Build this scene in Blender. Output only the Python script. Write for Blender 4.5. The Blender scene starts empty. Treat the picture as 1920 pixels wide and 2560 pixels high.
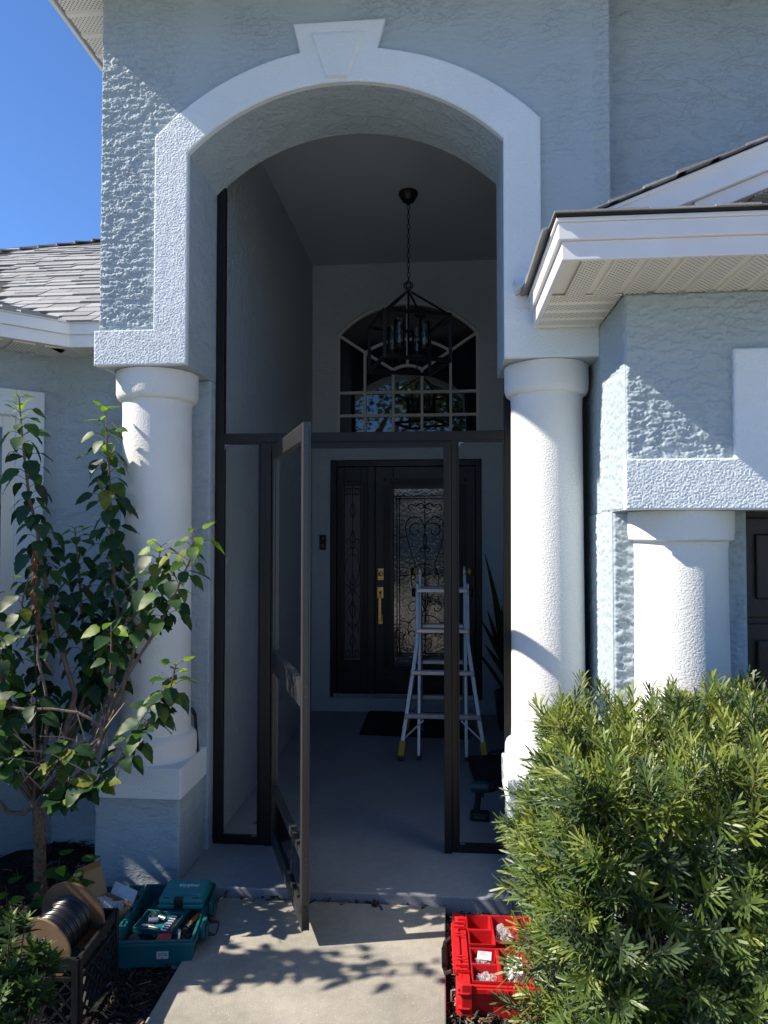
import bpy, bmesh, math, random
import numpy as np
from mathutils import Vector, Matrix, Euler

random.seed(7)
RNG = np.random.default_rng(7)
SC = bpy.context.scene
COL = SC.collection

# ------------------------------------------------------------------ camera
cam_d = bpy.data.cameras.new('camera')
cam = bpy.data.objects.new('camera', cam_d)
COL.objects.link(cam)
cam_d.sensor_fit = 'VERTICAL'
cam_d.sensor_height = 36.0
cam_d.lens = 1775.0 / 2560.0 * 36.0
cam_d.clip_start = 0.05
cam_d.clip_end = 500.0
YAW = math.atan(151 / 1775.0)
PIT = math.atan(52 / 1775.0 * math.cos(YAW))
cam.location = (0, 0, 1.7)
cam.rotation_euler = (math.pi / 2 + PIT, 0, YAW)
SC.camera = cam

# ------------------------------------------------------------------ sky, sun, exposure
SUN_EL = math.radians(41.6)
SUN_AZ = math.radians(12.0)           # the sun stands to the left, this far in front of the facade plane
to_sun = Vector((-math.cos(SUN_AZ) * math.cos(SUN_EL), -math.sin(SUN_AZ) * math.cos(SUN_EL), math.sin(SUN_EL)))
world = bpy.data.worlds.new('World')
SC.world = world
world.use_nodes = True
wn = world.node_tree.nodes
wn.clear()
w_out = wn.new('ShaderNodeOutputWorld')
w_bg = wn.new('ShaderNodeBackground')
w_sky = wn.new('ShaderNodeTexSky')
w_sky.sky_type = 'NISHITA'
w_sky.sun_disc = False
w_sky.sun_elevation = SUN_EL
w_sky.sun_rotation = math.atan2(to_sun.x, to_sun.y)
w_sky.altitude = 2200.0
w_sky.air_density = 1.0
w_sky.dust_density = 0.0
w_sky.ozone_density = 10.0
w_bg.inputs['Strength'].default_value = 0.112
world.node_tree.links.new(w_sky.outputs[0], w_bg.inputs[0])
world.node_tree.links.new(w_bg.outputs[0], w_out.inputs[0])

sun_d = bpy.data.lights.new('sun', 'SUN')
sun_d.energy = 4.5
sun_d.angle = math.radians(0.53)
sun_d.color = (1.0, 0.90, 0.765)
sun = bpy.data.objects.new('sun', sun_d)
COL.objects.link(sun)
sun.rotation_euler = (-to_sun).to_track_quat('-Z', 'Y').to_euler()
sun.location = to_sun * 30

SC.view_settings.view_transform = 'Standard'
SC.view_settings.look = 'None'
SC.view_settings.exposure = 1.05
SC.view_settings.gamma = 1.0
SC.view_settings.use_curve_mapping = False
SC.render.engine = 'CYCLES'
SC.cycles.use_denoising = True
SC.cycles.max_bounces = 8
SC.cycles.diffuse_bounces = 7
SC.cycles.glossy_bounces = 4
SC.cycles.transmission_bounces = 6
SC.cycles.transparent_max_bounces = 8
SC.cycles.caustics_reflective = False
SC.cycles.caustics_refractive = False

# ------------------------------------------------------------------ helpers: meshes
class MB:
    def __init__(self):
        self.v, self.f, self.s, self.m = [], [], [], []

    def add(self, vs, fs, smooth=False, mi=0):
        o = len(self.v)
        self.v.extend([tuple(p) for p in vs])
        for f in fs:
            self.f.append(tuple(i + o for i in f))
            self.s.append(smooth)
            self.m.append(mi)
        return self

    def box(self, x0, x1, y0, y1, z0, z1, mi=0):
        return self.add([(x0, y0, z0), (x1, y0, z0), (x1, y1, z0), (x0, y1, z0),
                         (x0, y0, z1), (x1, y0, z1), (x1, y1, z1), (x0, y1, z1)],
                        [(3, 2, 1, 0), (4, 5, 6, 7), (0, 1, 5, 4), (1, 2, 6, 5), (2, 3, 7, 6), (3, 0, 4, 7)], False, mi)

    def hexa(self, p, mi=0):
        return self.add(p, [(3, 2, 1, 0), (4, 5, 6, 7), (0, 1, 5, 4), (1, 2, 6, 5), (2, 3, 7, 6), (3, 0, 4, 7)], False, mi)

    def bar(self, p, q, w, h, up=(0, 0, 1), mi=0):
        p, q = Vector(p), Vector(q)
        d = (q - p).normalized()
        u = Vector(up)
        s = d.cross(u)
        if s.length < 1e-4:
            s = d.cross(Vector((0, 1, 0)))
        s.normalize()
        t = s.cross(d)
        a, b = s * (w / 2), t * (h / 2)
        return self.hexa([p - a - b, p + a - b, q + a - b, q - a - b, p - a + b, p + a + b, q + a + b, q - a + b], mi)

    def prism(self, poly, plane, a, b, cap0=True, cap1=True, mi=0):
        n = len(poly)
        def pt(u, w, t):
            return (u, t, w) if plane == 'xz' else ((u, w, t) if plane == 'xy' else (t, u, w))
        vs = [pt(u, w, a) for u, w in poly] + [pt(u, w, b) for u, w in poly]
        fs = [(i, (i + 1) % n, (i + 1) % n + n, i + n) for i in range(n)]
        if cap0:
            fs.append(tuple(range(n - 1, -1, -1)))
        if cap1:
            fs.append(tuple(range(n, 2 * n)))
        return self.add(vs, fs, False, mi)

    def tube(self, pts, r, n=8, cap=True, smooth=True, mi=0, closed=False):
        pts = [Vector(p) for p in pts]
        k = len(pts)
        if not hasattr(r, '__len__'):
            r = [r] * k
        vs, fs = [], []
        ref = None
        for i, p in enumerate(pts):
            if closed:
                d = (pts[(i + 1) % k] - pts[i - 1]).normalized()
            else:
                d = (pts[min(i + 1, k - 1)] - pts[max(i - 1, 0)]).normalized()
            if ref is None:
                ref = d.orthogonal().normalized()
            ref = (ref - d * ref.dot(d))
            ref = ref.normalized() if ref.length > 1e-6 else d.orthogonal().normalized()
            b = d.cross(ref)
            for j in range(n):
                a = 2 * math.pi * j / n
                vs.append(p + (ref * math.cos(a) + b * math.sin(a)) * r[i])
        for i in range(k if closed else k - 1):
            i2 = (i + 1) % k
            for j in range(n):
                fs.append((i * n + j, i * n + (j + 1) % n, i2 * n + (j + 1) % n, i2 * n + j))
        if cap and not closed:
            fs.append(tuple(range(n - 1, -1, -1)))
            fs.append(tuple((k - 1) * n + j for j in range(n)))
        return self.add(vs, fs, smooth, mi)

    def lathe(self, prof, c=(0, 0, 0), n=48, mi=0, smooth=True, axis='z'):
        vs, fs = [], []
        for r, z in prof:
            for j in range(n):
                a = 2 * math.pi * j / n
                x, y = r * math.cos(a), r * math.sin(a)
                if axis == 'z':
                    vs.append((c[0] + x, c[1] + y, c[2] + z))
                elif axis == 'y':
                    vs.append((c[0] + x, c[1] + z, c[2] + y))
                else:
                    vs.append((c[0] + z, c[1] + x, c[2] + y))
        for i in range(len(prof) - 1):
            for j in range(n):
                fs.append((i * n + j, i * n + (j + 1) % n, (i + 1) * n + (j + 1) % n, (i + 1) * n + j))
        return self.add(vs, fs, smooth, mi)

    def mesh(self, name):
        me = bpy.data.meshes.new(name)
        me.from_pydata(self.v, [], self.f)
        me.polygons.foreach_set('use_smooth', self.s)
        me.polygons.foreach_set('material_index', self.m)
        bm = bmesh.new()
        bm.from_mesh(me)
        bmesh.ops.recalc_face_normals(bm, faces=bm.faces)
        bm.to_mesh(me)
        bm.free()
        me.update()
        if any(self.s): me.set_sharp_from_angle(angle=math.radians(38))
        return me

def obj(name, mb, mats, parent=None, bevel=0.0, label=None, kind=None, cat=None, group=None, auto=None):
    me = mb if isinstance(mb, bpy.types.Mesh) else mb.mesh(name)
    if not me.materials:
        for m in (mats if isinstance(mats, (list, tuple)) else [mats]):
            me.materials.append(m)
    o = bpy.data.objects.new(name, me)
    COL.objects.link(o)
    if parent is not None:
        o.parent = parent
        if parent.type == 'EMPTY' and parent.get('worldspace'):
            o.location = -parent.location
    if bevel:
        b = o.modifiers.new('bevel', 'BEVEL')
        b.width = bevel
        b.segments = 2
        b.limit_method = 'ANGLE'
        b.angle_limit = math.radians(40)
        b.harden_normals = False
    if label: o['label'] = label
    if kind: o['kind'] = kind
    if cat: o['category'] = cat
    if group: o['group'] = group
    return o

def thing(name, label, cat, loc=(0, 0, 0), rotz=0.0, group=None, ws=True):
    """Empty at the thing's base; ws: its parts are modelled in world coordinates."""
    o = bpy.data.objects.new(name, None)
    o.empty_display_size = 0.1
    COL.objects.link(o)
    o.location = loc
    o.rotation_euler = (0, 0, rotz)
    o['label'] = label
    o['category'] = cat
    if group: o['group'] = group
    if ws and not rotz: o['worldspace'] = True
    return o

def text(name, body, size, mat, parent, loc, rot, extrude=0.0004, align='CENTER', label=None, shear=0.0):
    c = bpy.data.curves.new(name, 'FONT')
    c.body = body
    c.size = size
    c.extrude = extrude
    c.align_x = align
    c.align_y = 'CENTER'
    c.shear = shear
    c.resolution_u = 3
    c.materials.append(mat)
    tmp = bpy.data.objects.new(name, c)
    COL.objects.link(tmp)
    dg = bpy.context.evaluated_depsgraph_get()
    me = bpy.data.meshes.new_from_object(tmp.evaluated_get(dg))
    bpy.data.objects.remove(tmp)
    me.name = name
    o = bpy.data.objects.new(name, me)
    COL.objects.link(o)
    o.parent = parent
    if parent.type == 'EMPTY' and parent.get('worldspace'):
        loc = Vector(loc) - parent.location
    o.location = loc
    o.rotation_euler = rot
    if label: o['label'] = label
    return o

def merged(name, templates, items, mats, parent=None, kind='stuff', smooth=False):
    """templates: list of (verts Nx3, tris list of tuples, mat index list); items: (template index, 4x4, mat override or None)."""
    V, F, M = [], [], []
    base = 0
    for ti, mw, mo in items:
        tv, tf, tm = templates[ti]
        mw = np.array(mw)
        V.append(tv @ mw[:3, :3].T + mw[:3, 3])
        F.append(tf + base)
        M.append(np.full(len(tf), mo) if mo is not None else tm)
        base += len(tv)
    V = np.concatenate(V); F = np.concatenate(F); M = np.concatenate(M)
    me = bpy.data.meshes.new(name)
    k = F.shape[1]
    me.vertices.add(len(V)); me.vertices.foreach_set('co', V.astype(np.float32).ravel())
    me.loops.add(F.size); me.loops.foreach_set('vertex_index', F.astype(np.int32).ravel())
    me.polygons.add(len(F))
    me.polygons.foreach_set('loop_start', np.arange(0, F.size, k, dtype=np.int32))
    me.polygons.foreach_set('material_index', M.astype(np.int32))
    if smooth:
        me.polygons.foreach_set('use_smooth', np.ones(len(F), dtype=bool))
    me.update(calc_edges=True)
    o = obj(name, me, mats, parent)
    if kind: o['kind'] = kind
    return o

# ------------------------------------------------------------------ helpers: materials
def new_mat(name):
    m = bpy.data.materials.new(name)
    m.use_nodes = True
    nt = m.node_tree
    b = nt.nodes['Principled BSDF']
    return m, nt, b

def node(nt, typ, **kw):
    n = nt.nodes.new(typ)
    for k, v in kw.items():
        if k.startswith('i_'):
            key = k[2:]
            key = int(key) if key.isdigit() else key.replace('_', ' ')
            n.inputs[key].default_value = v
        else:
            setattr(n, k, v)
    return n

def pos_noise(nt, scale, detail=3.0, rough=0.55, dist=0.0, stretch=(1, 1, 1), obj_space=False):
    if obj_space:
        g = nt.nodes.new('ShaderNodeTexCoord'); out = g.outputs['Object']
    else:
        g = nt.nodes.new('ShaderNodeNewGeometry'); out = g.outputs['Position']
    mp = node(nt, 'ShaderNodeMapping')
    mp.inputs['Scale'].default_value = stretch
    nt.links.new(out, mp.inputs[0])
    n = node(nt, 'ShaderNodeTexNoise', i_Scale=scale, i_Detail=detail, i_Roughness=rough, i_Distortion=dist)
    nt.links.new(mp.outputs[0], n.inputs['Vector'])
    return n.outputs['Fac']

def ramp(nt, fac, stops, interp='LINEAR'):
    r = nt.nodes.new('ShaderNodeValToRGB')
    r.color_ramp.interpolation = interp
    while len(r.color_ramp.elements) < len(stops):
        r.color_ramp.elements.new(0.5)
    for e, (p, c) in zip(r.color_ramp.elements, stops):
        e.position = p
        e.color = (c, c, c, 1) if not hasattr(c, '__len__') else (c[0], c[1], c[2], 1)
    nt.links.new(fac, r.inputs[0])
    return r.outputs[0]

def math_n(nt, op, a, b=None):
    n = nt.nodes.new('ShaderNodeMath')
    n.operation = op
    for i, x in enumerate((a, b)):
        if x is None: continue
        if isinstance(x, (int, float)): n.inputs[i].default_value = x
        else: nt.links.new(x, n.inputs[i])
    return n.outputs[0]

def bump(nt, b, height, strength=1.0, distance=0.01):
    n = node(nt, 'ShaderNodeBump', i_Strength=strength, i_Distance=distance)
    nt.links.new(height, n.inputs['Height'])
    nt.links.new(n.outputs[0], b.inputs['Normal'])

def plain(name, col, rough=0.5, metal=0.0, var=0.0, vscale=6.0, bmp=0.0, bscale=60.0, spec=0.5):
    m, nt, b = new_mat(name)
    b.inputs['Base Color'].default_value = (*col, 1)
    b.inputs['Roughness'].default_value = rough
    b.inputs['Metallic'].default_value = metal
    b.inputs['Specular IOR Level'].default_value = spec
    if var:
        f = pos_noise(nt, vscale, 5, 0.6)
        lo = tuple(c * (1 - var) for c in col); hi = tuple(min(1, c * (1 + var)) for c in col)
        nt.links.new(ramp(nt, f, [(0.3, lo), (0.7, hi)]), b.inputs['Base Color'])
        nt.links.new(ramp(nt, f, [(0.3, max(0, rough - 0.08)), (0.7, min(1, rough + 0.1))]), b.inputs['Roughness'])
    if bmp:
        bump(nt, b, pos_noise(nt, bscale, 3), 1.0, bmp)
    return m

def stucco(name, col, trowel=0.0, sand=0.0, stretch=(1, 1, 1.8), tscale=9.0, sscale=120.0, rough=0.75):
    m, nt, b = new_mat(name)
    b.inputs['Roughness'].default_value = rough
    b.inputs['Specular IOR Level'].default_value = 0.35
    big = pos_noise(nt, 1.3, 4, 0.6)
    lo = tuple(c * 0.93 for c in col); hi = tuple(c * 1.05 for c in col)
    nt.links.new(ramp(nt, big, [(0.3, lo), (0.7, hi)]), b.inputs['Base Color'])
    h = None
    if trowel:
        n1 = pos_noise(nt, tscale, 6, 0.66, 0.35, stretch)
        pl = ramp(nt, n1, [(0.37, 0.0), (0.47, 0.42), (0.53, 0.52), (0.60, 1.0)])
        n2 = pos_noise(nt, tscale * 4.6, 4, 0.6, 0.25, stretch)
        h = math_n(nt, 'ADD', math_n(nt, 'MULTIPLY', pl, trowel), math_n(nt, 'MULTIPLY', n2, trowel * 0.75))
    if sand:
        n3 = math_n(nt, 'MULTIPLY', pos_noise(nt, sscale, 2, 0.6), sand)
        h = n3 if h is None else math_n(nt, 'ADD', h, n3)
    bump(nt, b, h, 1.0, 1.0)
    return m

def leaf_mat(name, col, col2, rough=0.4, trans=0.3):
    m, nt, b = new_mat(name)
    oi = nt.nodes.new('ShaderNodeObjectInfo')
    f = pos_noise(nt, 26, 3, 0.6, 0.3)
    mixv = math_n(nt, 'ADD', math_n(nt, 'MULTIPLY', f, 0.7), math_n(nt, 'MULTIPLY', oi.outputs['Random'], 0.3))
    c = ramp(nt, mixv, [(0.3, col), (0.75, col2)])
    nt.links.new(c, b.inputs['Base Color'])
    b.inputs['Roughness'].default_value = max(rough, 0.48)
    b.inputs['Specular IOR Level'].default_value = 0.32
    tr = nt.nodes.new('ShaderNodeBsdfTranslucent')
    br = nt.nodes.new('ShaderNodeMix'); br.data_type = 'RGBA'; br.blend_type = 'MULTIPLY'
    br.inputs['Factor'].default_value = 1.0
    nt.links.new(c, br.inputs['A']); br.inputs['B'].default_value = (1.9, 2.0, 0.7, 1)
    nt.links.new(br.outputs['Result'], tr.inputs[0])
    mx = nt.nodes.new('ShaderNodeMixShader'); mx.inputs[0].default_value = trans
    out = nt.nodes['Material Output']
    nt.links.new(b.outputs[0], mx.inputs[1]); nt.links.new(tr.outputs[0], mx.inputs[2])
    nt.links.new(mx.outputs[0], out.inputs[0])
    return m

WALL = (0.375, 0.450, 0.500)
M_wall = stucco('stucco wall paint', WALL, trowel=0.0060, sand=0.0012)
M_relief = stucco('stucco wall paint over modelled relief', WALL, sand=0.0012, sscale=160)
M_trim_lit = stucco('trim paint over modelled sand grain', (0.74, 0.80, 0.84), sand=0.002, sscale=260)
PORCH_LIFTED = (0.52, 0.60, 0.65)  # same wall paint, lightened in colour to brighten the dim porch
M_wall_porch = stucco('wall paint lightened for the dim porch', PORCH_LIFTED, trowel=0.0060, sand=0.0012)
M_wall_fine = stucco('stucco wall paint with vertical drag', PORCH_LIFTED, trowel=0.024, sand=0.003, stretch=(1, 1.7, 0.7), tscale=19, rough=0.40)
M_trim = stucco('sand textured trim paint', (0.74, 0.80, 0.84), sand=0.0055, sscale=150)
M_col = stucco('sand textured column paint', (0.74, 0.745, 0.735), sand=0.0034, sscale=125)
M_ceil = stucco('porch ceiling paint', (0.42, 0.48, 0.51), sand=0.001, sscale=70)
M_white = plain('white painted aluminium', (0.72, 0.72, 0.74), 0.35, 0, 0.05, 3)
M_cream = plain('cream soffit vinyl', (0.76, 0.73, 0.65), 0.5, 0, 0.04, 4)
M_bronze = plain('dark bronze anodised aluminium', (0.012, 0.0115, 0.0112), 0.42, 0.1, spec=0.35)
M_doorbronze = plain('bronze aluminium with added sun sheen', (0.014, 0.0135, 0.013), 0.40, 0.0, spec=0.8)  # bronze copy with specular and sheen raised to imitate sun glare
M_doorbronze.node_tree.nodes['Principled BSDF'].inputs['Sheen Weight'].default_value = 0.07
M_black = plain('matte black metal', (0.008, 0.008, 0.009), 0.45, 0.3)
M_blackwood = plain('black painted wood', (0.010, 0.010, 0.011), 0.35, 0, 0.2, 9)
M_brass = plain('brushed brass', (0.62, 0.45, 0.16), 0.28, 0.9, 0.12, 30)
M_alu = plain('mill aluminium', (0.50, 0.51, 0.525), 0.38, 0.8, 0.12, 22)
M_galv = None
M_screw = plain('dull screw heads', (0.10, 0.10, 0.10), 0.35, 0.9)

def perforated(name, col):
    m, nt, b = new_mat(name)
    b.inputs['Roughness'].default_value = 0.5
    g = nt.nodes.new('ShaderNodeNewGeometry')
    mp = node(nt, 'ShaderNodeMapping'); mp.inputs['Scale'].default_value = (62, 62, 0)
    mp.inputs['Rotation'].default_value = (0, 0, math.radians(45))
    nt.links.new(g.outputs['Position'], mp.inputs[0])
    fr = node(nt, 'ShaderNodeVectorMath', operation='FRACTION'); nt.links.new(mp.outputs[0], fr.inputs[0])
    sb = node(nt, 'ShaderNodeVectorMath', operation='SUBTRACT'); sb.inputs[1].default_value = (0.5, 0.5, 0)
    nt.links.new(fr.outputs[0], sb.inputs[0])
    ln = node(nt, 'ShaderNodeVectorMath', operation='LENGTH'); nt.links.new(sb.outputs[0], ln.inputs[0])
    c = ramp(nt, ln.outputs['Value'], [(0.20, tuple(x * 0.12 for x in col)), (0.28, col)])
    nt.links.new(c, b.inputs['Base Color'])
    return m
M_perf = perforated('perforated soffit vinyl', (0.76, 0.73, 0.65))

def galv():
    m, nt, b = new_mat('galvanised flashing')
    v = node(nt, 'ShaderNodeTexVoronoi', i_Scale=70.0)
    g = nt.nodes.new('ShaderNodeNewGeometry'); nt.links.new(g.outputs['Position'], v.inputs['Vector'])
    nt.links.new(ramp(nt, v.outputs['Distance'], [(0.1, (0.18, 0.22, 0.28)), (0.6, (0.42, 0.47, 0.55))]), b.inputs['Base Color'])
    b.inputs['Metallic'].default_value = 0.6
    b.inputs['Roughness'].default_value = 0.45
    return m
M_galv = galv()

def shingle_mat(name, c0, c1):
    m, nt, b = new_mat(name)
    oi = nt.nodes.new('ShaderNodeObjectInfo')
    f = pos_noise(nt, 190, 2, 0.7)
    mx = math_n(nt, 'ADD', math_n(nt, 'MULTIPLY', f, 0.6), math_n(nt, 'MULTIPLY', oi.outputs['Random'], 0.4))
    nt.links.new(ramp(nt, mx, [(0.25, c0), (0.75, c1)]), b.inputs['Base Color'])
    b.inputs['Roughness'].default_value = 0.9
    bump(nt, b, f, 0.6, 0.003)
    return m
M_shingle = shingle_mat('weathered grey asphalt shingle', (0.19, 0.193, 0.198), (0.36, 0.363, 0.368))
M_shingle_dark = plain('shingle cut edge', (0.022, 0.022, 0.023), 0.95, 0, 0.4, 40, 0.004, 60)

def glass_pane(name, col, rough, ior_spec, bmp=0.0, bscale=40):
    m, nt, b = new_mat(name)
    b.inputs['Base Color'].default_value = (*col, 1)
    b.inputs['Roughness'].default_value = rough
    b.inputs['IOR'].default_value = ior_spec
    if bmp: bump(nt, b, pos_noise(nt, bscale, 2, 0.5, 0.6), 1.0, bmp)
    return m
M_glass = glass_pane('window glass before a dark room', (0.008, 0.010, 0.012), 0.02, 1.9)
M_doorglass = glass_pane('water glass of the door', (0.045, 0.042, 0.036), 0.05, 2.0, 0.0010, 34)
M_sideglass = glass_pane('frosted glass of the sidelight', (0.14, 0.13, 0.12), 0.35, 1.5, 0.0015, 55)

def clear_glass():
    m, nt, b = new_mat('clear glass')
    out = nt.nodes['Material Output']
    gl = node(nt, 'ShaderNodeBsdfGlossy', i_Roughness=0.03)
    tp = nt.nodes.new('ShaderNodeBsdfTransparent'); tp.inputs[0].default_value = (0.92, 0.95, 0.95, 1)
    fr = node(nt, 'ShaderNodeFresnel', i_IOR=1.6)
    mx = nt.nodes.new('ShaderNodeMixShader')
    nt.links.new(fr.outputs[0], mx.inputs[0]); nt.links.new(tp.outputs[0], mx.inputs[1]); nt.links.new(gl.outputs[0], mx.inputs[2])
    nt.links.new(mx.outputs[0], out.inputs[0])
    return m
M_clear = clear_glass()
# ------------------------------------------------------------------ ground, walk, porch floor, street
def ground_mats():
    m, nt, b = new_mat('lawn grass')
    f = pos_noise(nt, 3, 6, 0.7)
    nt.links.new(ramp(nt, f, [(0.3, (0.05, 0.075, 0.02)), (0.7, (0.13, 0.14, 0.05))]), b.inputs['Base Color'])
    b.inputs['Roughness'].default_value = 0.95
    bump(nt, b, pos_noise(nt, 60, 4, 0.7), 1.0, 0.03)
    return m
M_lawn = ground_mats()

def concrete(name, c0, c1, speck=0.0, rough=0.8):
    m, nt, b = new_mat(name)
    f = pos_noise(nt, 2.2, 6, 0.65)
    base = ramp(nt, f, [(0.28, c0), (0.72, c1)])
    fine = pos_noise(nt, 220, 3, 0.7)
    mid = pos_noise(nt, 26, 4, 0.65)
    mx = node(nt, 'ShaderNodeMix'); mx.data_type = 'RGBA'; mx.blend_type = 'MULTIPLY'; mx.inputs['Factor'].default_value = 0.9
    nt.links.new(base, mx.inputs['A'])
    nt.links.new(ramp(nt, fine, [(0.25, 0.62), (0.55, 1.0)]), mx.inputs['B'])
    mm = node(nt, 'ShaderNodeMix'); mm.data_type = 'RGBA'; mm.blend_type = 'MULTIPLY'; mm.inputs['Factor'].default_value = 0.5
    nt.links.new(mx.outputs['Result'], mm.inputs['A'])
    nt.links.new(ramp(nt, mid, [(0.3, 0.72), (0.62, 1.0)]), mm.inputs['B'])
    col = mm.outputs['Result']
    if speck:
        v = node(nt, 'ShaderNodeTexVoronoi', i_Scale=speck)
        g = nt.nodes.new('ShaderNodeNewGeometry'); nt.links.new(g.outputs['Position'], v.inputs['Vector'])
        ml = node(nt, 'ShaderNodeMix'); ml.data_type = 'RGBA'; ml.blend_type = 'LIGHTEN'
        ml.inputs['Factor'].default_value = 1.0
        nt.links.new(col, ml.inputs['A'])
        nt.links.new(ramp(nt, v.outputs['Distance'], [(0.07, tuple(min(1, c * 1.5) for c in c1)), (0.13, 0.0)]), ml.inputs['B'])
        col = ml.outputs['Result']
    nt.links.new(col, b.inputs['Base Color'])
    b.inputs['Roughness'].default_value = rough
    bump(nt, b, math_n(nt, 'ADD', fine, math_n(nt, 'MULTIPLY', mid, 0.8)), 1.0, 0.0012)
    return m
M_walk = concrete('weathered walk concrete', (0.24, 0.228, 0.20), (0.44, 0.415, 0.355), 60)
M_porch = concrete('grey painted porch concrete', (0.25, 0.275, 0.31), (0.33, 0.355, 0.39), 0, 0.6)
M_road = concrete('road asphalt', (0.05, 0.05, 0.05), (0.08, 0.08, 0.078), 0)
M_drive = concrete('pale driveway concrete', (0.50, 0.485, 0.45), (0.60, 0.58, 0.54), 30)
M_soil = plain('dark soil under the mulch', (0.016, 0.012, 0.010), 0.95, 0, 0.5, 30, 0.02, 50)

mb = MB(); mb.add([(-250, -250, -0.10), (250, -250, -0.10), (250, 250, -0.10), (-250, 250, -0.10)], [(0, 1, 2, 3)])
obj('ground', mb, M_lawn, kind='structure', label='lawn reaching to the horizon')
mb = MB()
gx = np.linspace(-4.6, -0.9, 60); gy = np.linspace(1.2, 3.95, 46)
def bed(mb, gx, gy, z0, amp, seed):
    rr = np.random.default_rng(seed)
    h = rr.normal(0, amp, (len(gx), len(gy)))
    h = (h + np.roll(h, 1, 0) + np.roll(h, 1, 1)) / 2
    vs = [(x, y, z0 + h[i, j]) for i, x in enumerate(gx) for j, y in enumerate(gy)]
    n = len(gy)
    fs = [(i * n + j, (i + 1) * n + j, (i + 1) * n + j + 1, i * n + j + 1) for i in range(len(gx) - 1) for j in range(n - 1)]
    mb.add(vs, fs, True)
bed(mb, gx, gy, -0.05, 0.009, 3)
bed(mb, np.linspace(-0.06, 3.0, 52), np.linspace(1.0, 3.42, 40), -0.05, 0.009, 4)
obj('mulch_bed', mb, M_soil, kind='structure', label='dark soil of the planting beds')
mb = MB()
mb.add([(-0.99, -3.5, -0.12), (0.02, -3.5, -0.12), (0.0, 3.292, -0.12), (-1.05, 3.292, -0.12),
        (-0.99, -3.5, 0), (0.02, -3.5, 0), (0.0, 3.292, 0), (-1.05, 3.292, 0)],
       [(3, 2, 1, 0), (4, 5, 6, 7), (0, 1, 5, 4), (1, 2, 6, 5), (2, 3, 7, 6), (3, 0, 4, 7)])
obj('walkway', mb, M_walk, bevel=0.006, kind='structure', label='speckled concrete walkway to the porch')
mb = MB()
mb.prism([(-1.258, 3.305), (-0.6, 3.303), (-0.1, 3.306), (0.30, 3.300), (0.30, 3.7), (1.0, 3.7), (1.0, 6.62), (-1.30, 6.62), (-1.30, 3.7), (-1.258, 3.7)], 'xy', -0.12, 0.04)
obj('porch_floor', mb, M_porch, bevel=0.007, kind='structure', label='grey painted concrete porch floor')
mb = MB(); mb.prism([(0.75, 1.9), (0.75, 0.9), (-4.5, 0.5), (-4.5, -3.4), (9, -9), (9, 1.9)], 'xy', -0.14, -0.03)
obj('driveway', mb, M_drive, kind='structure', label='pale concrete driveway')
mb = MB(); mb.add([(-90, -15, -0.09), (90, -15, -0.09), (90, -9, -0.09), (-90, -9, -0.09)], [(0, 1, 2, 3)])
obj('road', mb, M_drive, kind='structure', label='pale street in front of the house')
mb = MB(); mb.box(-5, 0.69, -4.6, -3.52, -0.14, -0.02)
obj('pavement', mb, M_drive, kind='structure', label='pavement strip by the lawn')

# ------------------------------------------------------------------ the house
house = thing('house', 'pale blue stucco house with arched entry, white columns and grey shingled roofs', 'house', (0, 3.34, 0))
YT, YF, YB = 3.31, 3.34, 3.76          # trim face, wall face, back of the arch wall
XL, XR = -1.24, 0.28                    # opening

def arc(xa, za, xb, zb, xc, zc, n):
    r0 = math.hypot(xa - xc, za - zc); r1 = math.hypot(xb - xc, zb - zc)
    a0 = math.atan2(za - zc, xa - xc); a1 = math.atan2(zb - zc, xb - xc)
    return [(xc + (r0 + (r1 - r0) * t) * math.cos(a0 + (a1 - a0) * t), zc + (r0 + (r1 - r0) * t) * math.sin(a0 + (a1 - a0) * t)) for t in [i / n for i in range(n + 1)]]

inner = arc(XL, 3.548, XR, 3.548, -0.48, 2.782, 36)
mb = MB()
mb.prism([(-1.69, 2.513), (XL, 2.513)] + inner + [(XR, 2.513), (0.775, 2.513), (0.775, 4.40), (-1.69, 4.40)], 'xz', YF, YB)
obj('entry_wall', mb, M_wall, house)
mb = MB()
tp = [(-1.703, 2.513), (-1.703, 2.685), (-1.405, 2.685)]
tp += arc(-1.405, 3.632, -0.688, 4.013, -0.477, 2.731, 16)
tp += [(-0.722, 4.156), (-0.276, 4.156), (-0.314, 4.017)]
tp += arc(-0.312, 4.013, 0.451, 3.640, -0.477, 2.731, 16)[1:]
tp += [(0.451, 2.685), (0.714, 2.685), (0.714, 2.513), (XR, 2.513)] + inner[::-1] + [(XL, 2.513)]
mb.prism(tp, 'xz', YF, YT, cap0=False)
obj('arch_trim', mb, M_trim, house, bevel=0.002)
mb = MB()
ko = [(-0.641, 4.096), (-0.366, 4.096), (-0.452, 3.872), (-0.566, 3.872)]
ki = [(-0.622, 4.084), (-0.385, 4.084), (-0.462, 3.880), (-0.556, 3.880)]
mb.add([(x, YT, z) for x, z in ko] + [(x, YT - 0.022, z) for x, z in ki],
       [(0, 1, 5, 4), (1, 2, 6, 5), (2, 3, 7, 6), (3, 0, 4, 7), (4, 5, 6, 7)])
obj('keystone', mb, M_trim, house, bevel=0.003)

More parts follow.
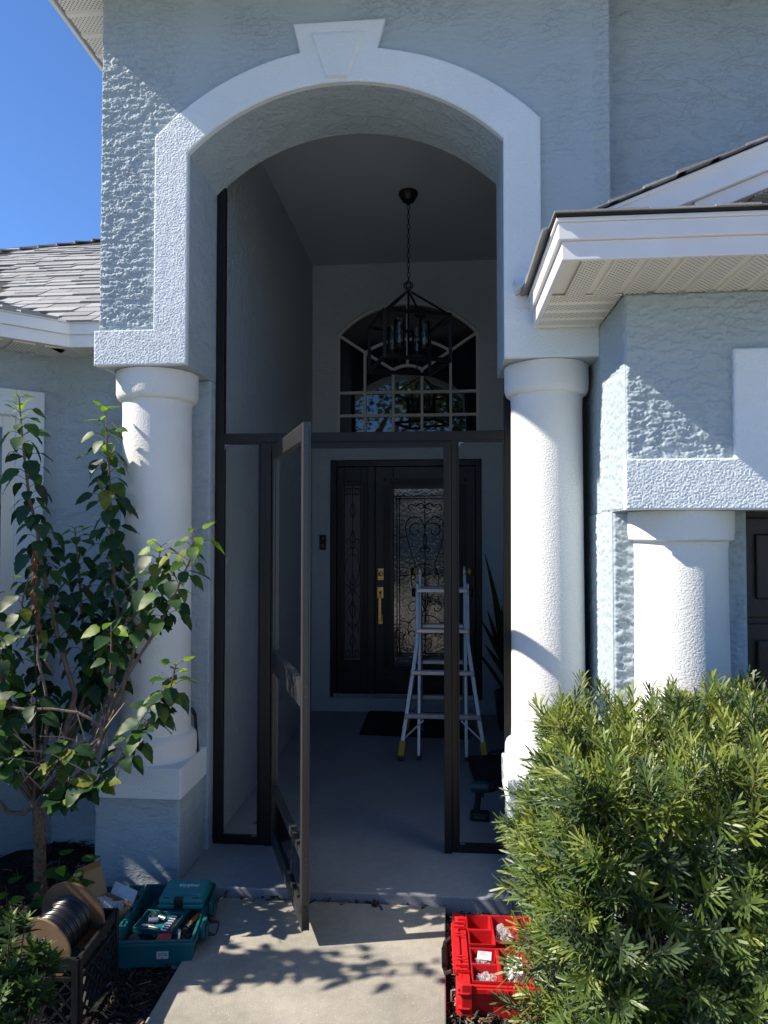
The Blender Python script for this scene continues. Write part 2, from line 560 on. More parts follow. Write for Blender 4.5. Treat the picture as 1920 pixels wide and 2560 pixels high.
# piers behind the columns, porch walls
mb = MB()
mb.box(-1.69, XL, 3.676, 3.76, -0.1, 2.513)
obj('pier', mb, M_wall, house, bevel=0.008)
mb = MB(); mb.box(0.362, 0.655, 3.676, 3.76, -0.1, 2.513)
obj('pier', mb, M_wall, house, bevel=0.008)
mb = MB(); mb.box(-1.69, XL, 3.762, 6.75, -0.1, 4.40)
obj('porch_wall', mb, M_wall_fine, house)
mb = MB()
mb.box(0.80, 0.95, 3.762, 6.75, -0.1, 4.40)
obj('porch_wall', mb, M_wall_fine, house)
mb = MB(); mb.box(XL, 0.80, 3.765, 6.60, 4.24, 4.395)
obj('porch_ceiling', mb, M_ceil, house)
# back wall in two halves about the door and window axis
XC = -0.342
mb = MB()
wl = arc(-1.007, 3.580, XC, 3.876, XC, 2.98, 14)
mb.prism([(XL, 0.0), (-1.071, 0.0), (-1.071, 2.385), (XC, 2.385), (XC, 2.56), (-1.007, 2.56)] + wl + [(XC, 4.24), (XL, 4.24)], 'xz', 6.60, 6.75)
wr = [(2 * XC - x, z) for x, z in wl]
mb.prism([(0.80, 0.0), (0.345, 0.0), (0.345, 2.385), (XC, 2.385), (XC, 2.56), (0.323, 2.56)] + wr + [(XC, 4.24), (0.80, 4.24)], 'xz', 6.60, 6.75)
mb.box(-1.071, 0.345, 6.60, 6.76, -0.05, 0.165)
obj('back_wall', mb, M_wall_porch, house)
mb = MB(); mb.box(-1.6, 0.95, 6.90, 6.95, -0.1, 4.4)
obj('black_hall_sheet', mb, M_black, house)  # black sheet for the unlit hall, its darkness put into the colour

# pedestals with caps
for x0, x1, c0, c1 in ((-1.684, -1.262, -1.698, -1.250), (0.302, 0.71, 0.288, 0.711)):
    mb = MB(); mb.box(x0, x1, 3.332, 3.676, -0.12, 0.43)
    pe = obj('pedestal', mb, M_wall, house, bevel=0.010)
    mb = MB(); mb.box(c0, c1, 3.312, 3.70, 0.43, 0.578)
    obj('cap', mb, M_trim, pe, bevel=0.007)

def column(cx, cy, r, zb, zt, rb, rc, hb=0.125, hc=0.147):
    mb = MB()
    mb.lathe([(r * 1.015, zb + hb - 0.01), (r, zb + hb + 0.05), (r * 0.985, (zb + zt) / 2), (r * 0.97, zt - hc - 0.06), (r * 0.985, zt - hc + 0.01)], (cx, cy, 0), 64)
    c = obj('column', mb, M_col, house)
    mb = MB()
    mb.lathe([(0.001, zb), (rb, zb), (rb + 0.003, zb + 0.02), (rb, zb + hb * 0.72), (rb - 0.006, zb + hb * 0.86), (r * 1.01, zb + hb)], (cx, cy, 0), 64)
    obj('base', mb, M_col, c)
    mb = MB()
    mb.lathe([(r * 0.97, zt - hc - 0.014), (r * 0.985, zt - hc - 0.012), (r * 0.99, zt - hc - 0.002), (r + 0.008, zt - hc), (r + 0.018, zt - hc + 0.008), (rc - 0.003, zt - hc + 0.024), (rc, zt - hc + 0.036), (rc, zt - 0.003), (0.001, zt - 0.003)], (cx, cy, 0), 64)
    obj('capital', mb, M_col, c)
    return c
column(-1.470, 3.530, 0.176, 0.578, 2.513, 0.207, 0.203)
column(0.500, 3.530, 0.176, 0.578, 2.513, 0.207, 0.203)
column(0.980, 3.065, 0.188, 0.40, 1.79, 0.215, 0.208, 0.12, 0.125)

# modelled relief of the trowelled stucco and of the sand grain where the low sun rakes across it
def perlin(x, y, seed):
    r = np.random.default_rng(seed)
    perm = r.permutation(512)
    ang = r.uniform(0, 2 * np.pi, 512)
    xi, yi = np.floor(x).astype(int), np.floor(y).astype(int)
    xf, yf = x - xi, y - yi
    def g(ix, iy, dx, dy):
        h = perm[(perm[ix % 512] + iy) % 512]
        return np.cos(ang[h]) * dx + np.sin(ang[h]) * dy
    u = xf ** 3 * (xf * (xf * 6 - 15) + 10); v = yf ** 3 * (yf * (yf * 6 - 15) + 10)
    a = g(xi, yi, xf, yf) * (1 - u) + g(xi + 1, yi, xf - 1, yf) * u
    b = g(xi, yi + 1, xf, yf - 1) * (1 - u) + g(xi + 1, yi + 1, xf - 1, yf - 1) * u
    return (a * (1 - v) + b * v) * 1.4
def fbm(x, y, seed, oct=5, rough=0.55):
    s, a = 0, 1.0
    for o in range(oct):
        s = s + a * perlin(x * 2 ** o + 17.3 * o, y * 2 ** o - 9.1 * o, seed + o)
        a *= rough
    return s
def sstep(t, a, b):
    t = np.clip((t - a) / (b - a), 0, 1)
    return t * t * (3 - 2 * t)
def trowel(a, z, seed):
    w = 0.25 * perlin(a * 3, z * 3, seed + 40)
    n = fbm(a * 15 + w, z * 33 + w * 2, seed, 5, 0.68)
    f = fbm(a * 95, z * 140, seed + 9, 2, 0.6)
    m = np.maximum(0.22 + 0.78 * sstep(fbm(a * 1.7, z * 1.7, seed + 20, 3), -0.25, 0.45), sstep(-a, 1.15, 1.35) * 0.9)
    m = np.where(a > 0.70, np.maximum(m, 0.7), m)
    return 0.0044 * (sstep(n, -0.24, -0.16) + sstep(n, 0.20, 0.28)) * m + 0.0028 * f * m
def grain(a, z, seed):
    return 0.0020 * fbm(a * 150, z * 150, seed, 2, 0.5) + 0.0006 * fbm(a * 20, z * 20, seed + 5, 2)
def relief(name, mat, plane, base, a0, a1, z0, z1, step, fn, seed, keep=None, out=0.001):
    na, nz = int((a1 - a0) / step) + 1, int((z1 - z0) / step) + 1
    A, Z = np.meshgrid(np.linspace(a0, a1, na), np.linspace(z0, z1, nz), indexing='ij')
    H = fn(A, Z, seed)
    H = H - H.min() + out
    e = np.minimum.reduce([A - a0, a1 - A, Z - z0, z1 - Z])
    K = np.ones((na - 1, nz - 1), bool)
    if keep is not None: K = keep(A[:-1, :-1] + step / 2, Z[:-1, :-1] + step / 2)
    cnt = np.zeros((na, nz), int)
    for di in (0, 1):
        for dj in (0, 1): cnt[di:na - 1 + di, dj:nz - 1 + dj] += K
    H = np.where((cnt < 4), -0.002, H)
    V = np.stack([A, base - H, Z], -1) if plane == 'y' else np.stack([base - H, A, Z], -1)
    I, J = np.meshgrid(np.arange(na - 1), np.arange(nz - 1), indexing='ij')
    a = (I * nz + J).ravel()
    F = np.stack([a, a + nz, a + nz + 1, a + 1], -1) if plane == 'y' else np.stack([a, a + 1, a + nz + 1, a + nz], -1)
    F = F[K.ravel()]
    used = np.unique(F); remap = np.zeros(na * nz, int); remap[used] = np.arange(len(used))
    V = V.reshape(-1, 3)[used]; F = remap[F]
    me = bpy.data.meshes.new(name)
    me.vertices.add(len(V)); me.vertices.foreach_set('co', V.astype(np.float32).ravel())
    me.loops.add(F.size); me.loops.foreach_set('vertex_index', F.astype(np.int32).ravel())
    me.polygons.add(len(F)); me.polygons.foreach_set('loop_start', np.arange(0, F.size, 4, dtype=np.int32))
    me.polygons.foreach_set('use_smooth', np.ones(len(F), bool))
    me.update(calc_edges=True)
    return obj(name, me, mat, house)
def over_arch(a, z):
    hole = (a > XL - 0.08) & (a < XR + 0.08) & ((z < 3.55) | (np.hypot(a + 0.48, z - 2.782) < 1.17))
    return ~(hole | ((z < 2.60)))
relief('wall_stucco', M_relief, 'y', YF, -1.689, 0.774, 2.56, 4.399, 0.0036, trowel, 1, over_arch)
relief('wall_stucco', M_relief, 'y', 2.86, 0.7145, 1.9, 1.80, 2.644, 0.0042, trowel, 2)
relief('wall_stucco', M_relief, 'x', 0.714, 2.861, 3.305, 1.792, 2.644, 0.006, lambda a, z, s: 0.6 * trowel(a, z, s), 3)
relief('wall_stucco', M_relief, 'x', 0.714, 3.103, 3.60, 0.75, 1.788, 0.006, lambda a, z, s: 0.6 * trowel(a, z, s), 4)
relief('wall_stucco', M_relief, 'y', 3.102, 0.716, 1.258, 0.75, 1.785, 0.006, trowel, 5)
def inside(poly, inset=0.0):
    px, pz = np.array([p[0] for p in poly]), np.array([p[1] for p in poly])
    def k(a, z):
        r = np.zeros(a.shape, bool)
        for i in range(len(poly)):
            x0, y0, x1, y1 = px[i], pz[i], px[i - 1], pz[i - 1]
            if y0 == y1: continue
            c = ((y0 > z) != (y1 > z)) & (a < (x1 - x0) * (z - y0) / (y1 - y0) + x0)
            r ^= c
        return r
    return k
relief('trim_grain', M_trim_lit, 'y', YT, -1.702, 0.713, 2.515, 4.154, 0.0031, grain, 6, inside(tp))
gtp = [(0.703, 1.79), (0.703, 1.987), (1.119, 1.987), (1.119, 2.412), (1.6, 2.412), (1.6, 1.79)]
relief('trim_grain', M_trim_lit, 'y', 2.832, 0.704, 1.6, 1.791, 2.411, 0.0031, grain, 8, inside(gtp))

# tower roof: soffit, fascia, hip roof
mb = MB()
mb.box(-1.965, 4.4, 2.785, 3.338, 4.40, 4.412)
obj('soffit', mb, M_cream, house)
k = 0
y = 3.338
while y < 6.6:
    mb = MB()
    mb.box(-1.955, -1.691, y, y + 0.115, 4.402, 4.408, 0)
    mb.prism([(y + 0.115, 4.402), (y + 0.122, 4.394), (y + 0.150, 4.394), (y + 0.157, 4.402), (y + 0.157, 4.408), (y + 0.115, 4.408)], 'yz', -1.955, -1.691, mi=1)
    obj('soffit_panel', mb, [M_perf, M_cream], house)
    y += 0.157
mb = MB()
mb.box(-1.985, -1.966, 2.766, 9.0, 4.385, 4.53)
mb.box(-1.966, 4.4, 2.766, 2.784, 4.385, 4.53)
obj('fascia', mb, M_white, house, bevel=0.003)
mb = MB()
mb.add([(-2.0, 2.75, 4.535), (4.45, 2.75, 4.535), (4.45, 9.0, 4.535), (-2.0, 9.0, 4.535), (0.9, 5.9, 5.9), (1.6, 5.9, 5.9)],
       [(0, 1, 5, 4), (1, 2, 5), (2, 3, 4, 5), (3, 0, 4), (3, 2, 1, 0)])
obj('tower_roof', mb, M_shingle, house)
mb = MB(); mb.box(0.776, 4.3, 3.50, 3.66, 2.3, 4.40)
obj('upper_wall', mb, M_wall, house)

# ------------------------------------------------------------------ garage wing on the right
GX, GY = 0.714, 2.86
mb = MB()
mb.prism([(GX, 1.79), (4.0, 1.79), (4.0, 2.66), (GX, 2.66)], 'xz', GY, 3.10)
mb.box(GX, 0.83, 3.10, 3.80, 1.79, 2.66)
obj('garage_wall', mb, M_wall, house)
mb = MB()
mb.box(GX, 1.262, 3.102, 3.30, -0.1, 1.79)
mb.box(GX, 0.83, 3.302, 4.6, -0.1, 1.788)
obj('garage_pier', mb, M_wall, house)
mb = MB()
mb.prism([(0.702, 1.788), (0.702, 1.988), (1.118, 1.988), (1.118, 2.413), (3.9, 2.413), (3.9, 1.788)], 'xz', GY, GY - 0.028, cap0=False)
obj('garage_trim', mb, M_trim, house, bevel=0.002)
# garage door
gd_m = plain('dark brown garage door', (0.020, 0.015, 0.013), 0.45, 0, 0.2, 30, 0.002, 90)
mb = MB(); mb.box(1.264, 3.7, 3.20, 3.235, -0.05, 1.80)
gd = obj('garage_door', mb, gd_m, house)
for r in range(4):
    mb = MB(); mb.box(1.264, 3.7, 3.185, 3.199, r * 0.455 - 0.03, r * 0.455 + 0.40)
    obj('door_section', mb, gd_m, gd, bevel=0.006)
    for c in range(4):
        mb = MB(); mb.box(1.33 + c * 0.6, 1.83 + c * 0.6, 3.168, 3.184, r * 0.455 + 0.05, r * 0.455 + 0.33)
        obj('raised_panel', mb, gd_m, gd, bevel=0.012)
# eave: soffit panels under the front and the left return
EX, EY, EZ = 0.407, 2.47, 2.645
mb = MB()
mb.box(EX + 0.005, 4.0, EY + 0.005, GY - 0.002, EZ + 0.012, EZ + 0.02)
mb.box(EX + 0.005, GX - 0.002, GY, 3.31, EZ + 0.012, EZ + 0.02)
obj('soffit_backing', mb, M_cream, house)
x = EX + 0.075
i = 0
while x < 2.6:
    w = 0.118
    mb = MB()
    mb.box(x, x + 0.078, EY + 0.012, GY - 0.004 if x > GX - 0.1 else 2.862, EZ, EZ + 0.006, 0)
    y1 = GY - 0.004 if x > GX - 0.1 else 2.862
    mb.prism([(x + 0.078, EZ), (x + 0.084, EZ + 0.008), (x + 0.106, EZ + 0.008), (x + 0.112, EZ), (x + w, EZ), (x + w, EZ + 0.011), (x + 0.078, EZ + 0.011)], 'xz', EY + 0.012, y1, mi=1)
    obj('soffit_panel', mb, [M_perf, M_cream], house)
    x += w
y = 2.868
while y < 3.27:
    mb = MB()
    mb.box(EX + 0.012, GX - 0.006, y, y + 0.07, EZ, EZ + 0.006, 0)
    mb.prism([(y + 0.07, EZ), (y + 0.076, EZ + 0.008), (y + 0.096, EZ + 0.008), (y + 0.102, EZ), (y + 0.108, EZ), (y + 0.108, EZ + 0.011), (y + 0.07, EZ + 0.011)], 'yz', EX + 0.012, GX - 0.006, mi=1)
    obj('soffit_panel', mb, [M_perf, M_cream], house)
    y += 0.108
def fascia_line(pts, zlo):
    """two stepped boards with a drip edge, mitred along plan points (outer face on the right-hand side of travel)."""
    mb = MB()
    P2 = [Vector(p) for p in pts]
    def offset(t):
        out = []
        for i, p in enumerate(P2):
            ns = []
            if i: d = (p - P2[i - 1]).normalized(); ns.append(Vector((d.y, -d.x)))
            if i < len(P2) - 1: d = (P2[i + 1] - p).normalized(); ns.append(Vector((d.y, -d.x)))
            if len(ns) == 1: out.append(p + ns[0] * t)
            else:
                m = (ns[0] + ns[1]).normalized()
                out.append(p + m * (t / m.dot(ns[0])))
        return out
    for z0, z1, o, th in ((zlo, zlo + 0.066, 0.0, 0.02), (zlo + 0.0662, zlo + 0.126, 0.014, 0.036), (zlo + 0.1262, zlo + 0.141, 0.022, 0.045)):
        A, B = offset(o), offset(o - th)
        n = len(A)
        vs = [(p.x, p.y, z) for z in (z0, z1) for L_ in (A, B) for p in L_]
        fs = []
        for i in range(n - 1):
            fs += [(i, i + 1, 2 * n + i + 1, 2 * n + i), (n + i, 3 * n + i, 3 * n + i + 1, n + i + 1),
                   (i, n + i, n + i + 1, i + 1), (2 * n + i, 2 * n + i + 1, 3 * n + i + 1, 3 * n + i)]
        fs += [(0, 2 * n, 3 * n, n), (n - 1, 2 * n - 1, 4 * n - 1, 3 * n - 1)]
        mb.add(vs, fs)
    return mb
obj('fascia', fascia_line([(EX, 3.29), (EX, EY), (4.0, EY)], EZ - 0.004), M_white, house, bevel=0.003)
# main gable slope of the garage roof, its rake boards and the small pent roof in front
S = 0.39
def zt(x): return 2.80 + S * (x - EX)
mb = MB()
mb.add([(EX - 0.02, 2.60, 2.79), (3.2, 2.60, 2.79 + S * (3.22 - EX)), (3.2, 3.50, 2.79 + S * (3.22 - EX)), (EX - 0.02, 3.50, 2.79),
        (EX - 0.02, 2.60, 2.80), (3.2, 2.60, 2.80 + S * (3.22 - EX)), (3.2, 3.50, 2.80 + S * (3.22 - EX)), (EX - 0.02, 3.50, 2.80)],
       [(3, 2, 1, 0), (4, 5, 6, 7), (0, 1, 5, 4), (1, 2, 6, 5), (2, 3, 7, 6), (3, 0, 4, 7)])
gr = obj('garage_roof', mb, M_shingle_dark, house)
L = math.hypot(1, S)
tabm = MB(); tabm.add([(0, 0, 0), (1, 0, 0), (1, 1, 0), (0, 1, 0), (0, 0, 1), (1, 0, 1), (1, 1, 0.25), (0, 1, 0.25)],
                      [(3, 2, 1, 0), (4, 5, 6, 7), (0, 1, 5, 4), (1, 2, 6, 5), (2, 3, 7, 6), (3, 0, 4, 7)])
TAB = tabm.mesh('shingle'); TAB.materials.append(M_shingle)
def shingle(parent, origin, u, v, w, su, sv, sw):
    """one tab: u along the eave, v up the slope, w off the roof."""
    o = bpy.data.objects.new('shingle', TAB)
    COL.objects.link(o)
    o.parent = parent
    m = Matrix.Identity(4)
    for i in range(3):
        m[i][0] = u[i] * su; m[i][1] = v[i] * sv; m[i][2] = w[i] * sw; m[i][3] = origin[i]
    o.matrix_local = m
    return o
u = Vector((0, -1, 0)); v = Vector((1, 0, S)).normalized(); w = v.cross(u) * -1
w = Vector((-S, 0, 1)).normalized()
for c in range(22):
    y = 3.49
    t0 = -0.03 + c * 0.128
    while y > 2.62:
        ln = random.uniform(0.2, 0.34)
        e = max(y - ln, 2.575 + random.uniform(-0.012, 0.012))
        p = Vector((EX - 0.02, y, 2.802)) + v * t0
        shingle(gr, p + w * (0.002), Vector((0, -1, 0)), v, w, y - e - 0.003, 0.16, random.choice((0.009, 0.013)))
        y = e
mb = MB()
for lo, hi, yy, th in ((-0.095, -0.004, 2.600, 0.04), (-0.155, -0.097, 2.622, 0.03), (-0.012, 0.002, 2.590, 0.03)):
    a, b2 = 0.50, 3.2
    if lo == -0.155: a = 0.905
    mb.hexa([(a, yy, zt(a) + lo), (b2, yy, zt(b2) + lo), (b2, yy + th, zt(b2) + lo), (a, yy + th, zt(a) + lo),
             (a, yy, zt(a) + hi), (b2, yy, zt(b2) + hi), (b2, yy + th, zt(b2) + hi), (a, yy + th, zt(a) + hi)])
obj('rake_board', mb, M_white, house, bevel=0.003)
mb = MB(); mb.hexa([(0.74, 2.63, 2.76), (0.903, 2.63, 2.76), (0.903, 2.632, 2.76), (0.74, 2.632, 2.76),
                    (0.74, 2.63, zt(0.74) - 0.09), (0.903, 2.63, zt(0.903) - 0.09), (0.903, 2.632, zt(0.903) - 0.09), (0.74, 2.632, zt(0.74) - 0.09)])
obj('flashing', mb, M_galv, house)
mb = MB()
mb.hexa([(0.80, 2.66, zt(0.8) - 0.15), (3.2, 2.66, zt(3.2) - 0.15), (3.2, 3.0, zt(3.2) - 0.15), (0.80, 3.0, zt(0.8) - 0.15),
         (0.80, 2.66, zt(0.8) - 0.14), (3.2, 2.66, zt(3.2) - 0.14), (3.2, 3.0, zt(3.2) - 0.14), (0.80, 3.0, zt(0.8) - 0.14)])
obj('rake_soffit', mb, M_cream, house)
for i in range(14):
    xa = 0.98 + i * 0.15
    mb = MB()
    q = lambda x: zt(x) - 0.152
    mb.hexa([(xa, 2.66, q(xa) - 0.004), (xa + 0.1, 2.66, q(xa + 0.1) - 0.004), (xa + 0.1, 2.995, q(xa + 0.1) - 0.004), (xa, 2.995, q(xa) - 0.004),
             (xa, 2.66, q(xa)), (xa + 0.1, 2.66, q(xa + 0.1)), (xa + 0.1, 2.995, q(xa + 0.1)), (xa, 2.995, q(xa))])
    obj('soffit_panel', mb, M_perf, house)
mb = MB(); mb.prism([(0.85, 2.665), (3.2, 2.665), (3.2, zt(3.2) - 0.156), (0.85, zt(0.85) - 0.156)], 'xz', 3.0, 3.05)
obj('gable_wall', mb, M_wall, house)
mb = MB()
mb.add([(0.55, EY - 0.032, 2.784), (4.0, EY - 0.032, 2.784), (4.0, 3.0, 2.83), (0.55, 3.0, 2.83),
        (0.55, EY - 0.032, 2.790), (4.0, EY - 0.032, 2.790), (4.0, 3.0, 2.836), (0.55, 3.0, 2.836)],
       [(3, 2, 1, 0), (4, 5, 6, 7), (0, 1, 5, 4), (1, 2, 6, 5), (2, 3, 7, 6), (3, 0, 4, 7)])
mb.add([(EX - 0.025, EY - 0.032, 2.784), (0.55, EY - 0.032, 2.784), (0.55, 2.62, 2.80), (EX - 0.025, 2.62, 2.79),
        (EX - 0.025, EY - 0.032, 2.790), (0.55, EY - 0.032, 2.790), (0.55, 2.62, 2.84), (EX - 0.025, 2.62, 2.80)],
       [(3, 2, 1, 0), (4, 5, 6, 7), (0, 1, 5, 4), (1, 2, 6, 5), (2, 3, 7, 6), (3, 0, 4, 7)])
pr = obj('pent_roof', mb, M_shingle_dark, house)
x = EX - 0.03
while x < 3.3:
    ln = random.uniform(0.12, 0.34)
    shingle(pr, (x, EY - 0.042 + random.uniform(-0.006, 0.004), 2.791), Vector((1, 0, 0)), Vector((0, 1, 0.09)).normalized(), Vector((0, 0, 1)), ln - 0.003, 0.16, random.choice((0.003, 0.005, 0.007)))
    x += ln
# kick-out flashing where the eave dies into the entry wall
mb = MB()
mb.hexa([(0.335, 3.20, 2.80), (0.43, 3.16, 2.845), (0.43, 3.305, 2.845), (0.335, 3.305, 2.80),
         (0.335, 3.20, 2.804), (0.43, 3.16, 2.849), (0.43, 3.305, 2.849), (0.335, 3.305, 2.804)])
mb.hexa([(0.318, 3.20, 2.845), (0.334, 3.198, 2.80), (0.334, 3.306, 2.80), (0.318, 3.306, 2.845),
         (0.316, 3.20, 2.845), (0.332, 3.198, 2.798), (0.332, 3.306, 2.798), (0.316, 3.306, 2.845)])
mb.box(0.335, 0.415, 3.302, 3.306, 2.74, 2.80)
obj('kickout_flashing', mb, M_white, house)

# ------------------------------------------------------------------ bay wing on the left
BZ = 2.70
mb = MB()
wt = 0.15
mb.prism([(-1.688, 3.88), (-2.21, 3.88), (-3.10, 2.99), (-6.0, 2.99), (-6.0, 3.2), (-3.2, 3.2), (-2.28, 4.05), (-1.688, 4.05)], 'xy', -0.1, BZ + 0.02)
obj('bay_wall', mb, M_wall, house, bevel=0.008)
obj('fascia', fascia_line([(-6.0, 2.72), (-2.95, 2.72), (-2.012, 3.645), (-1.70, 3.645)], BZ), M_white, house, bevel=0.003)
# soffit panels
mb = MB()
mb.prism([(-6.0, 2.74), (-2.96, 2.74), (-2.02, 3.665), (-1.70, 3.665), (-1.70, 3.879), (-2.21, 3.879), (-3.10, 2.989), (-6.0, 2.989)], 'xy', BZ + 0.014, BZ + 0.024)
obj('soffit_backing', mb, M_cream, house)
for i in range(3):
    xa = -1.82 - i * 0.157
    mb = MB(); mb.box(xa, xa + 0.11, 3.668, 3.878, BZ + 0.003, BZ + 0.012)
    obj('soffit_panel', mb, M_perf, house)
du = Vector((-1, -1, 0)).normalized(); dn = Vector((1, -1, 0)).normalized()
for i in range(8):
    p = Vector((-2.21, 3.88, BZ + 0.003)) + du * (0.02 + i * 0.157)
    q = p + du * 0.11
    a = dn * 0.012; b = dn * 0.225
    t = Vector((0, 0, 0.009))
    mb = MB(); mb.hexa([p + a, q + a, q + b, p + b, p + a + t, q + a + t, q + b + t, p + b + t])
    obj('soffit_panel', mb, M_perf, house)
# roof: slope B rises behind the flat wall, slope A over the angled wall; they meet in a valley
SB, SA = 0.60, 0.33
def zB(x, y): return 2.835 + SB * (y - 3.63)
def zA(x, y): return 2.835 + SA * ((-(x + 2.012) + (y - 3.63)) / math.sqrt(2))
def valley(t):                       # plan point on the valley, t metres of x to the left
    k = SA / math.sqrt(2)
    return (-2.012 - t, 3.63 + k * t / (SB - k))
vx, vy = valley(1.75)
mb = MB()
mb.add([(-1.69, 3.622, zB(0, 3.622)), (-2.012, 3.63, 2.835), (vx, vy, zB(0, vy)), (-3.95, 5.70, zB(0, 5.70)), (-2.85, 6.42, zB(0, 6.42)), (-1.69, 6.9, zB(0, 6.9))],
       [(0, 1, 2, 3, 4, 5)])
vz = zA(vx, vy)
mb.add([(-2.012, 3.63, 2.835), (-2.955, 2.69, zA(-2.955, 2.69)), (-3.6, 2.69, zA(-2.955, 2.69)), (vx, vy, vz)], [(0, 1, 2, 3)])
mb.add([(-2.955, 2.69, 2.835), (-6.2, 2.69, 2.835), (-6.2, 4.9, 3.7), (vx, vy, vz), (-3.6, 2.69, 2.836)], [(0, 1, 2, 3)])
mb.add([(-3.95, 5.70, zB(0, 5.70)), (-2.85, 6.42, zB(0, 6.42)), (-1.69, 6.9, zB(0, 6.9)), (-1.69, 10, 2.9), (-6.2, 10, 2.9), (-6.2, 5.5, 3.9)], [(0, 1, 2, 3, 4, 5)])
mb.add([(vx, vy, vz), (-3.95, 5.70, zB(0, 5.70)), (-6.2, 5.5, 3.9), (-6.2, 4.9, 3.7)], [(0, 1, 2, 3)])
br = obj('bay_roof', mb, M_shingle_dark, house)
vB = Vector((0, 1, SB)).normalized(); wB = Vector((0, -SB, 1)).normalized()
cl = 0.108 * vB.y
for c in range(25):
    y0 = 3.615 + c * cl
    x = -1.69
    xmin = -2.0 - 0.62 * (y0 - 3.6) * 1.02 - 0.35
    while x > xmin:
        ln = random.uniform(0.10, 0.26)
        xm = x - ln
        if (x + xm) / 2 > -2.012 - (y0 + 0.04 - 3.63) * (SB - SA / 1.414) / (SA / 1.414) - 0.03 and y0 < 5.70 + (xm + 3.95) * 0.65 + 0.2:
            shingle(br, Vector((xm, y0, zB(0, y0) + 0.002)), Vector((1, 0, 0)), vB, wB, ln - 0.005, 0.14, random.choice((0.006, 0.010, 0.015)))
        x = xm
uA = du; nA2 = Vector((-1, 1, 0)).normalized()
vA = (nA2 + Vector((0, 0, SA))).normalized(); wA = (-nA2 * SA + Vector((0, 0, 1))).normalized()
clA = 0.108 / math.hypot(1, SA)
for c in range(9):
    d = -0.015 + c * clA
    s = -0.3
    while s < 1.25:
        ln = random.uniform(0.16, 0.36)
        p = Vector((-2.012, 3.63, 0)) + uA * s + nA2 * d
        q = p + uA * (ln / 2) + nA2 * 0.05
        if zA(q.x, q.y) > zB(q.x, q.y) - 0.01:
            p.z = zA(p.x, p.y) + 0.002
            pe = p + uA * ln
            shingle(br, pe, -uA, vA, wA, ln - 0.005, 0.14, random.choice((0.006, 0.010, 0.015)))
        s += ln
# ridge caps along the hip
h0 = Vector((-3.95, 5.70, zB(0, 5.70))); h1 = Vector((-2.85, 6.42, zB(0, 6.42))); h2 = Vector((-1.69, 6.9, zB(0, 6.9)))
for a, b in ((h0, h1), (h1, h2)):
    n = int((b - a).length / 0.14)
    for i in range(n):
        p = a.lerp(b, i / n)
        d = (b - a).normalized()
        side = Vector((d.y, -d.x, 0)).normalized() * -1
        shingle(br, p + side * 0.09 + Vector((0, 0, -0.02)), d, -side, Vector((0, 0, 1)), 0.16, 0.18, 0.035)
# bay window in the angled wall
def bw(s, z, out): 
    p = Vector((-2.21, 3.88, z)) + du * s + dn * out
    return p
def bwbox(mb, s0, s1, z0, z1, o0, o1):
    mb.hexa([bw(s0, z0, o1), bw(s1, z0, o1), bw(s1, z0, o0), bw(s0, z0, o0), bw(s0, z1, o1), bw(s1, z1, o1), bw(s1, z1, o0), bw(s0, z1, o0)])
mb = MB()
bwbox(mb, 0.075, 0.22, 0.62, 2.49, 0, 0.03); bwbox(mb, 1.02, 1.17, 0.62, 2.49, 0, 0.03)
bwbox(mb, 0.22, 1.02, 2.34, 2.49, 0, 0.03); bwbox(mb, 0.22, 1.02, 0.62, 0.74, 0, 0.03)
obj('window_trim', mb, M_trim, house, bevel=0.006)
mb = MB()
bwbox(mb, 0.22, 0.285, 0.74, 2.34, 0, 0.018); bwbox(mb, 0.955, 1.02, 0.74, 2.34, 0, 0.018)
bwbox(mb, 0.285, 0.955, 2.275, 2.34, 0, 0.018); bwbox(mb, 0.285, 0.955, 0.74, 0.81, 0, 0.018); bwbox(mb, 0.285, 0.955, 1.52, 1.57, 0, 0.018)
bwin = obj('window', mb, M_cream, house, bevel=0.004)
for z0, z1 in ((0.81, 1.52), (1.57, 2.275)):
    mb = MB(); bwbox(mb, 0.285, 0.955, z0, z1, 0.001, 0.006)
    obj('pane', mb, M_glass, bwin)

# ------------------------------------------------------------------ arched window over the door
M_mull = plain('grey white muntin vinyl', (0.66, 0.66, 0.64), 0.45, 0, 0.05, 8)
def strip(mb, pts, w, y0, y1):
    """flat bar of width w along points in the xz plane."""
    n = len(pts); lo, hi = [], []
    for i in range(n):
        a = Vector(pts[max(i - 1, 0)]); b = Vector(pts[min(i + 1, n - 1)])
        d = (b - a).normalized(); nn = Vector((-d.y, d.x)) * (w / 2)
        p = Vector(pts[i]); lo.append(p - nn); hi.append(p + nn)
    for i in range(n - 1):
        mb.hexa([(lo[i].x, y0, lo[i].y), (lo[i + 1].x, y0, lo[i + 1].y), (lo[i + 1].x, y1, lo[i + 1].y), (lo[i].x, y1, lo[i].y),
                 (hi[i].x, y0, hi[i].y), (hi[i + 1].x, y0, hi[i + 1].y), (hi[i + 1].x, y1, hi[i + 1].y), (hi[i].x, y1, hi[i].y)])
mir = lambda pts: [(2 * XC - x, z) for x, z in pts]
mb = MB()
outer = wl + wr[::-1][1:]
ring = [(-1.007 + 0.012, 2.56)] + [(x + (0.012 if x < XC else -0.012), z - 0.012) for x, z in outer] + [(0.323 - 0.012, 2.56)]
strip(mb, ring, 0.026, 6.615, 6.69)
strip(mb, [(-1.0, 2.575), (0.32, 2.575)], 0.03, 6.615, 6.69)
win = obj('arched_window', mb, M_mull, house)
m_arc = arc(-0.743, 3.405, XC, 3.523, XC, 2.815 + 0.005, 8)
s_arc = arc(-0.478, 3.235, XC, 3.274, XC, 3.01, 6)
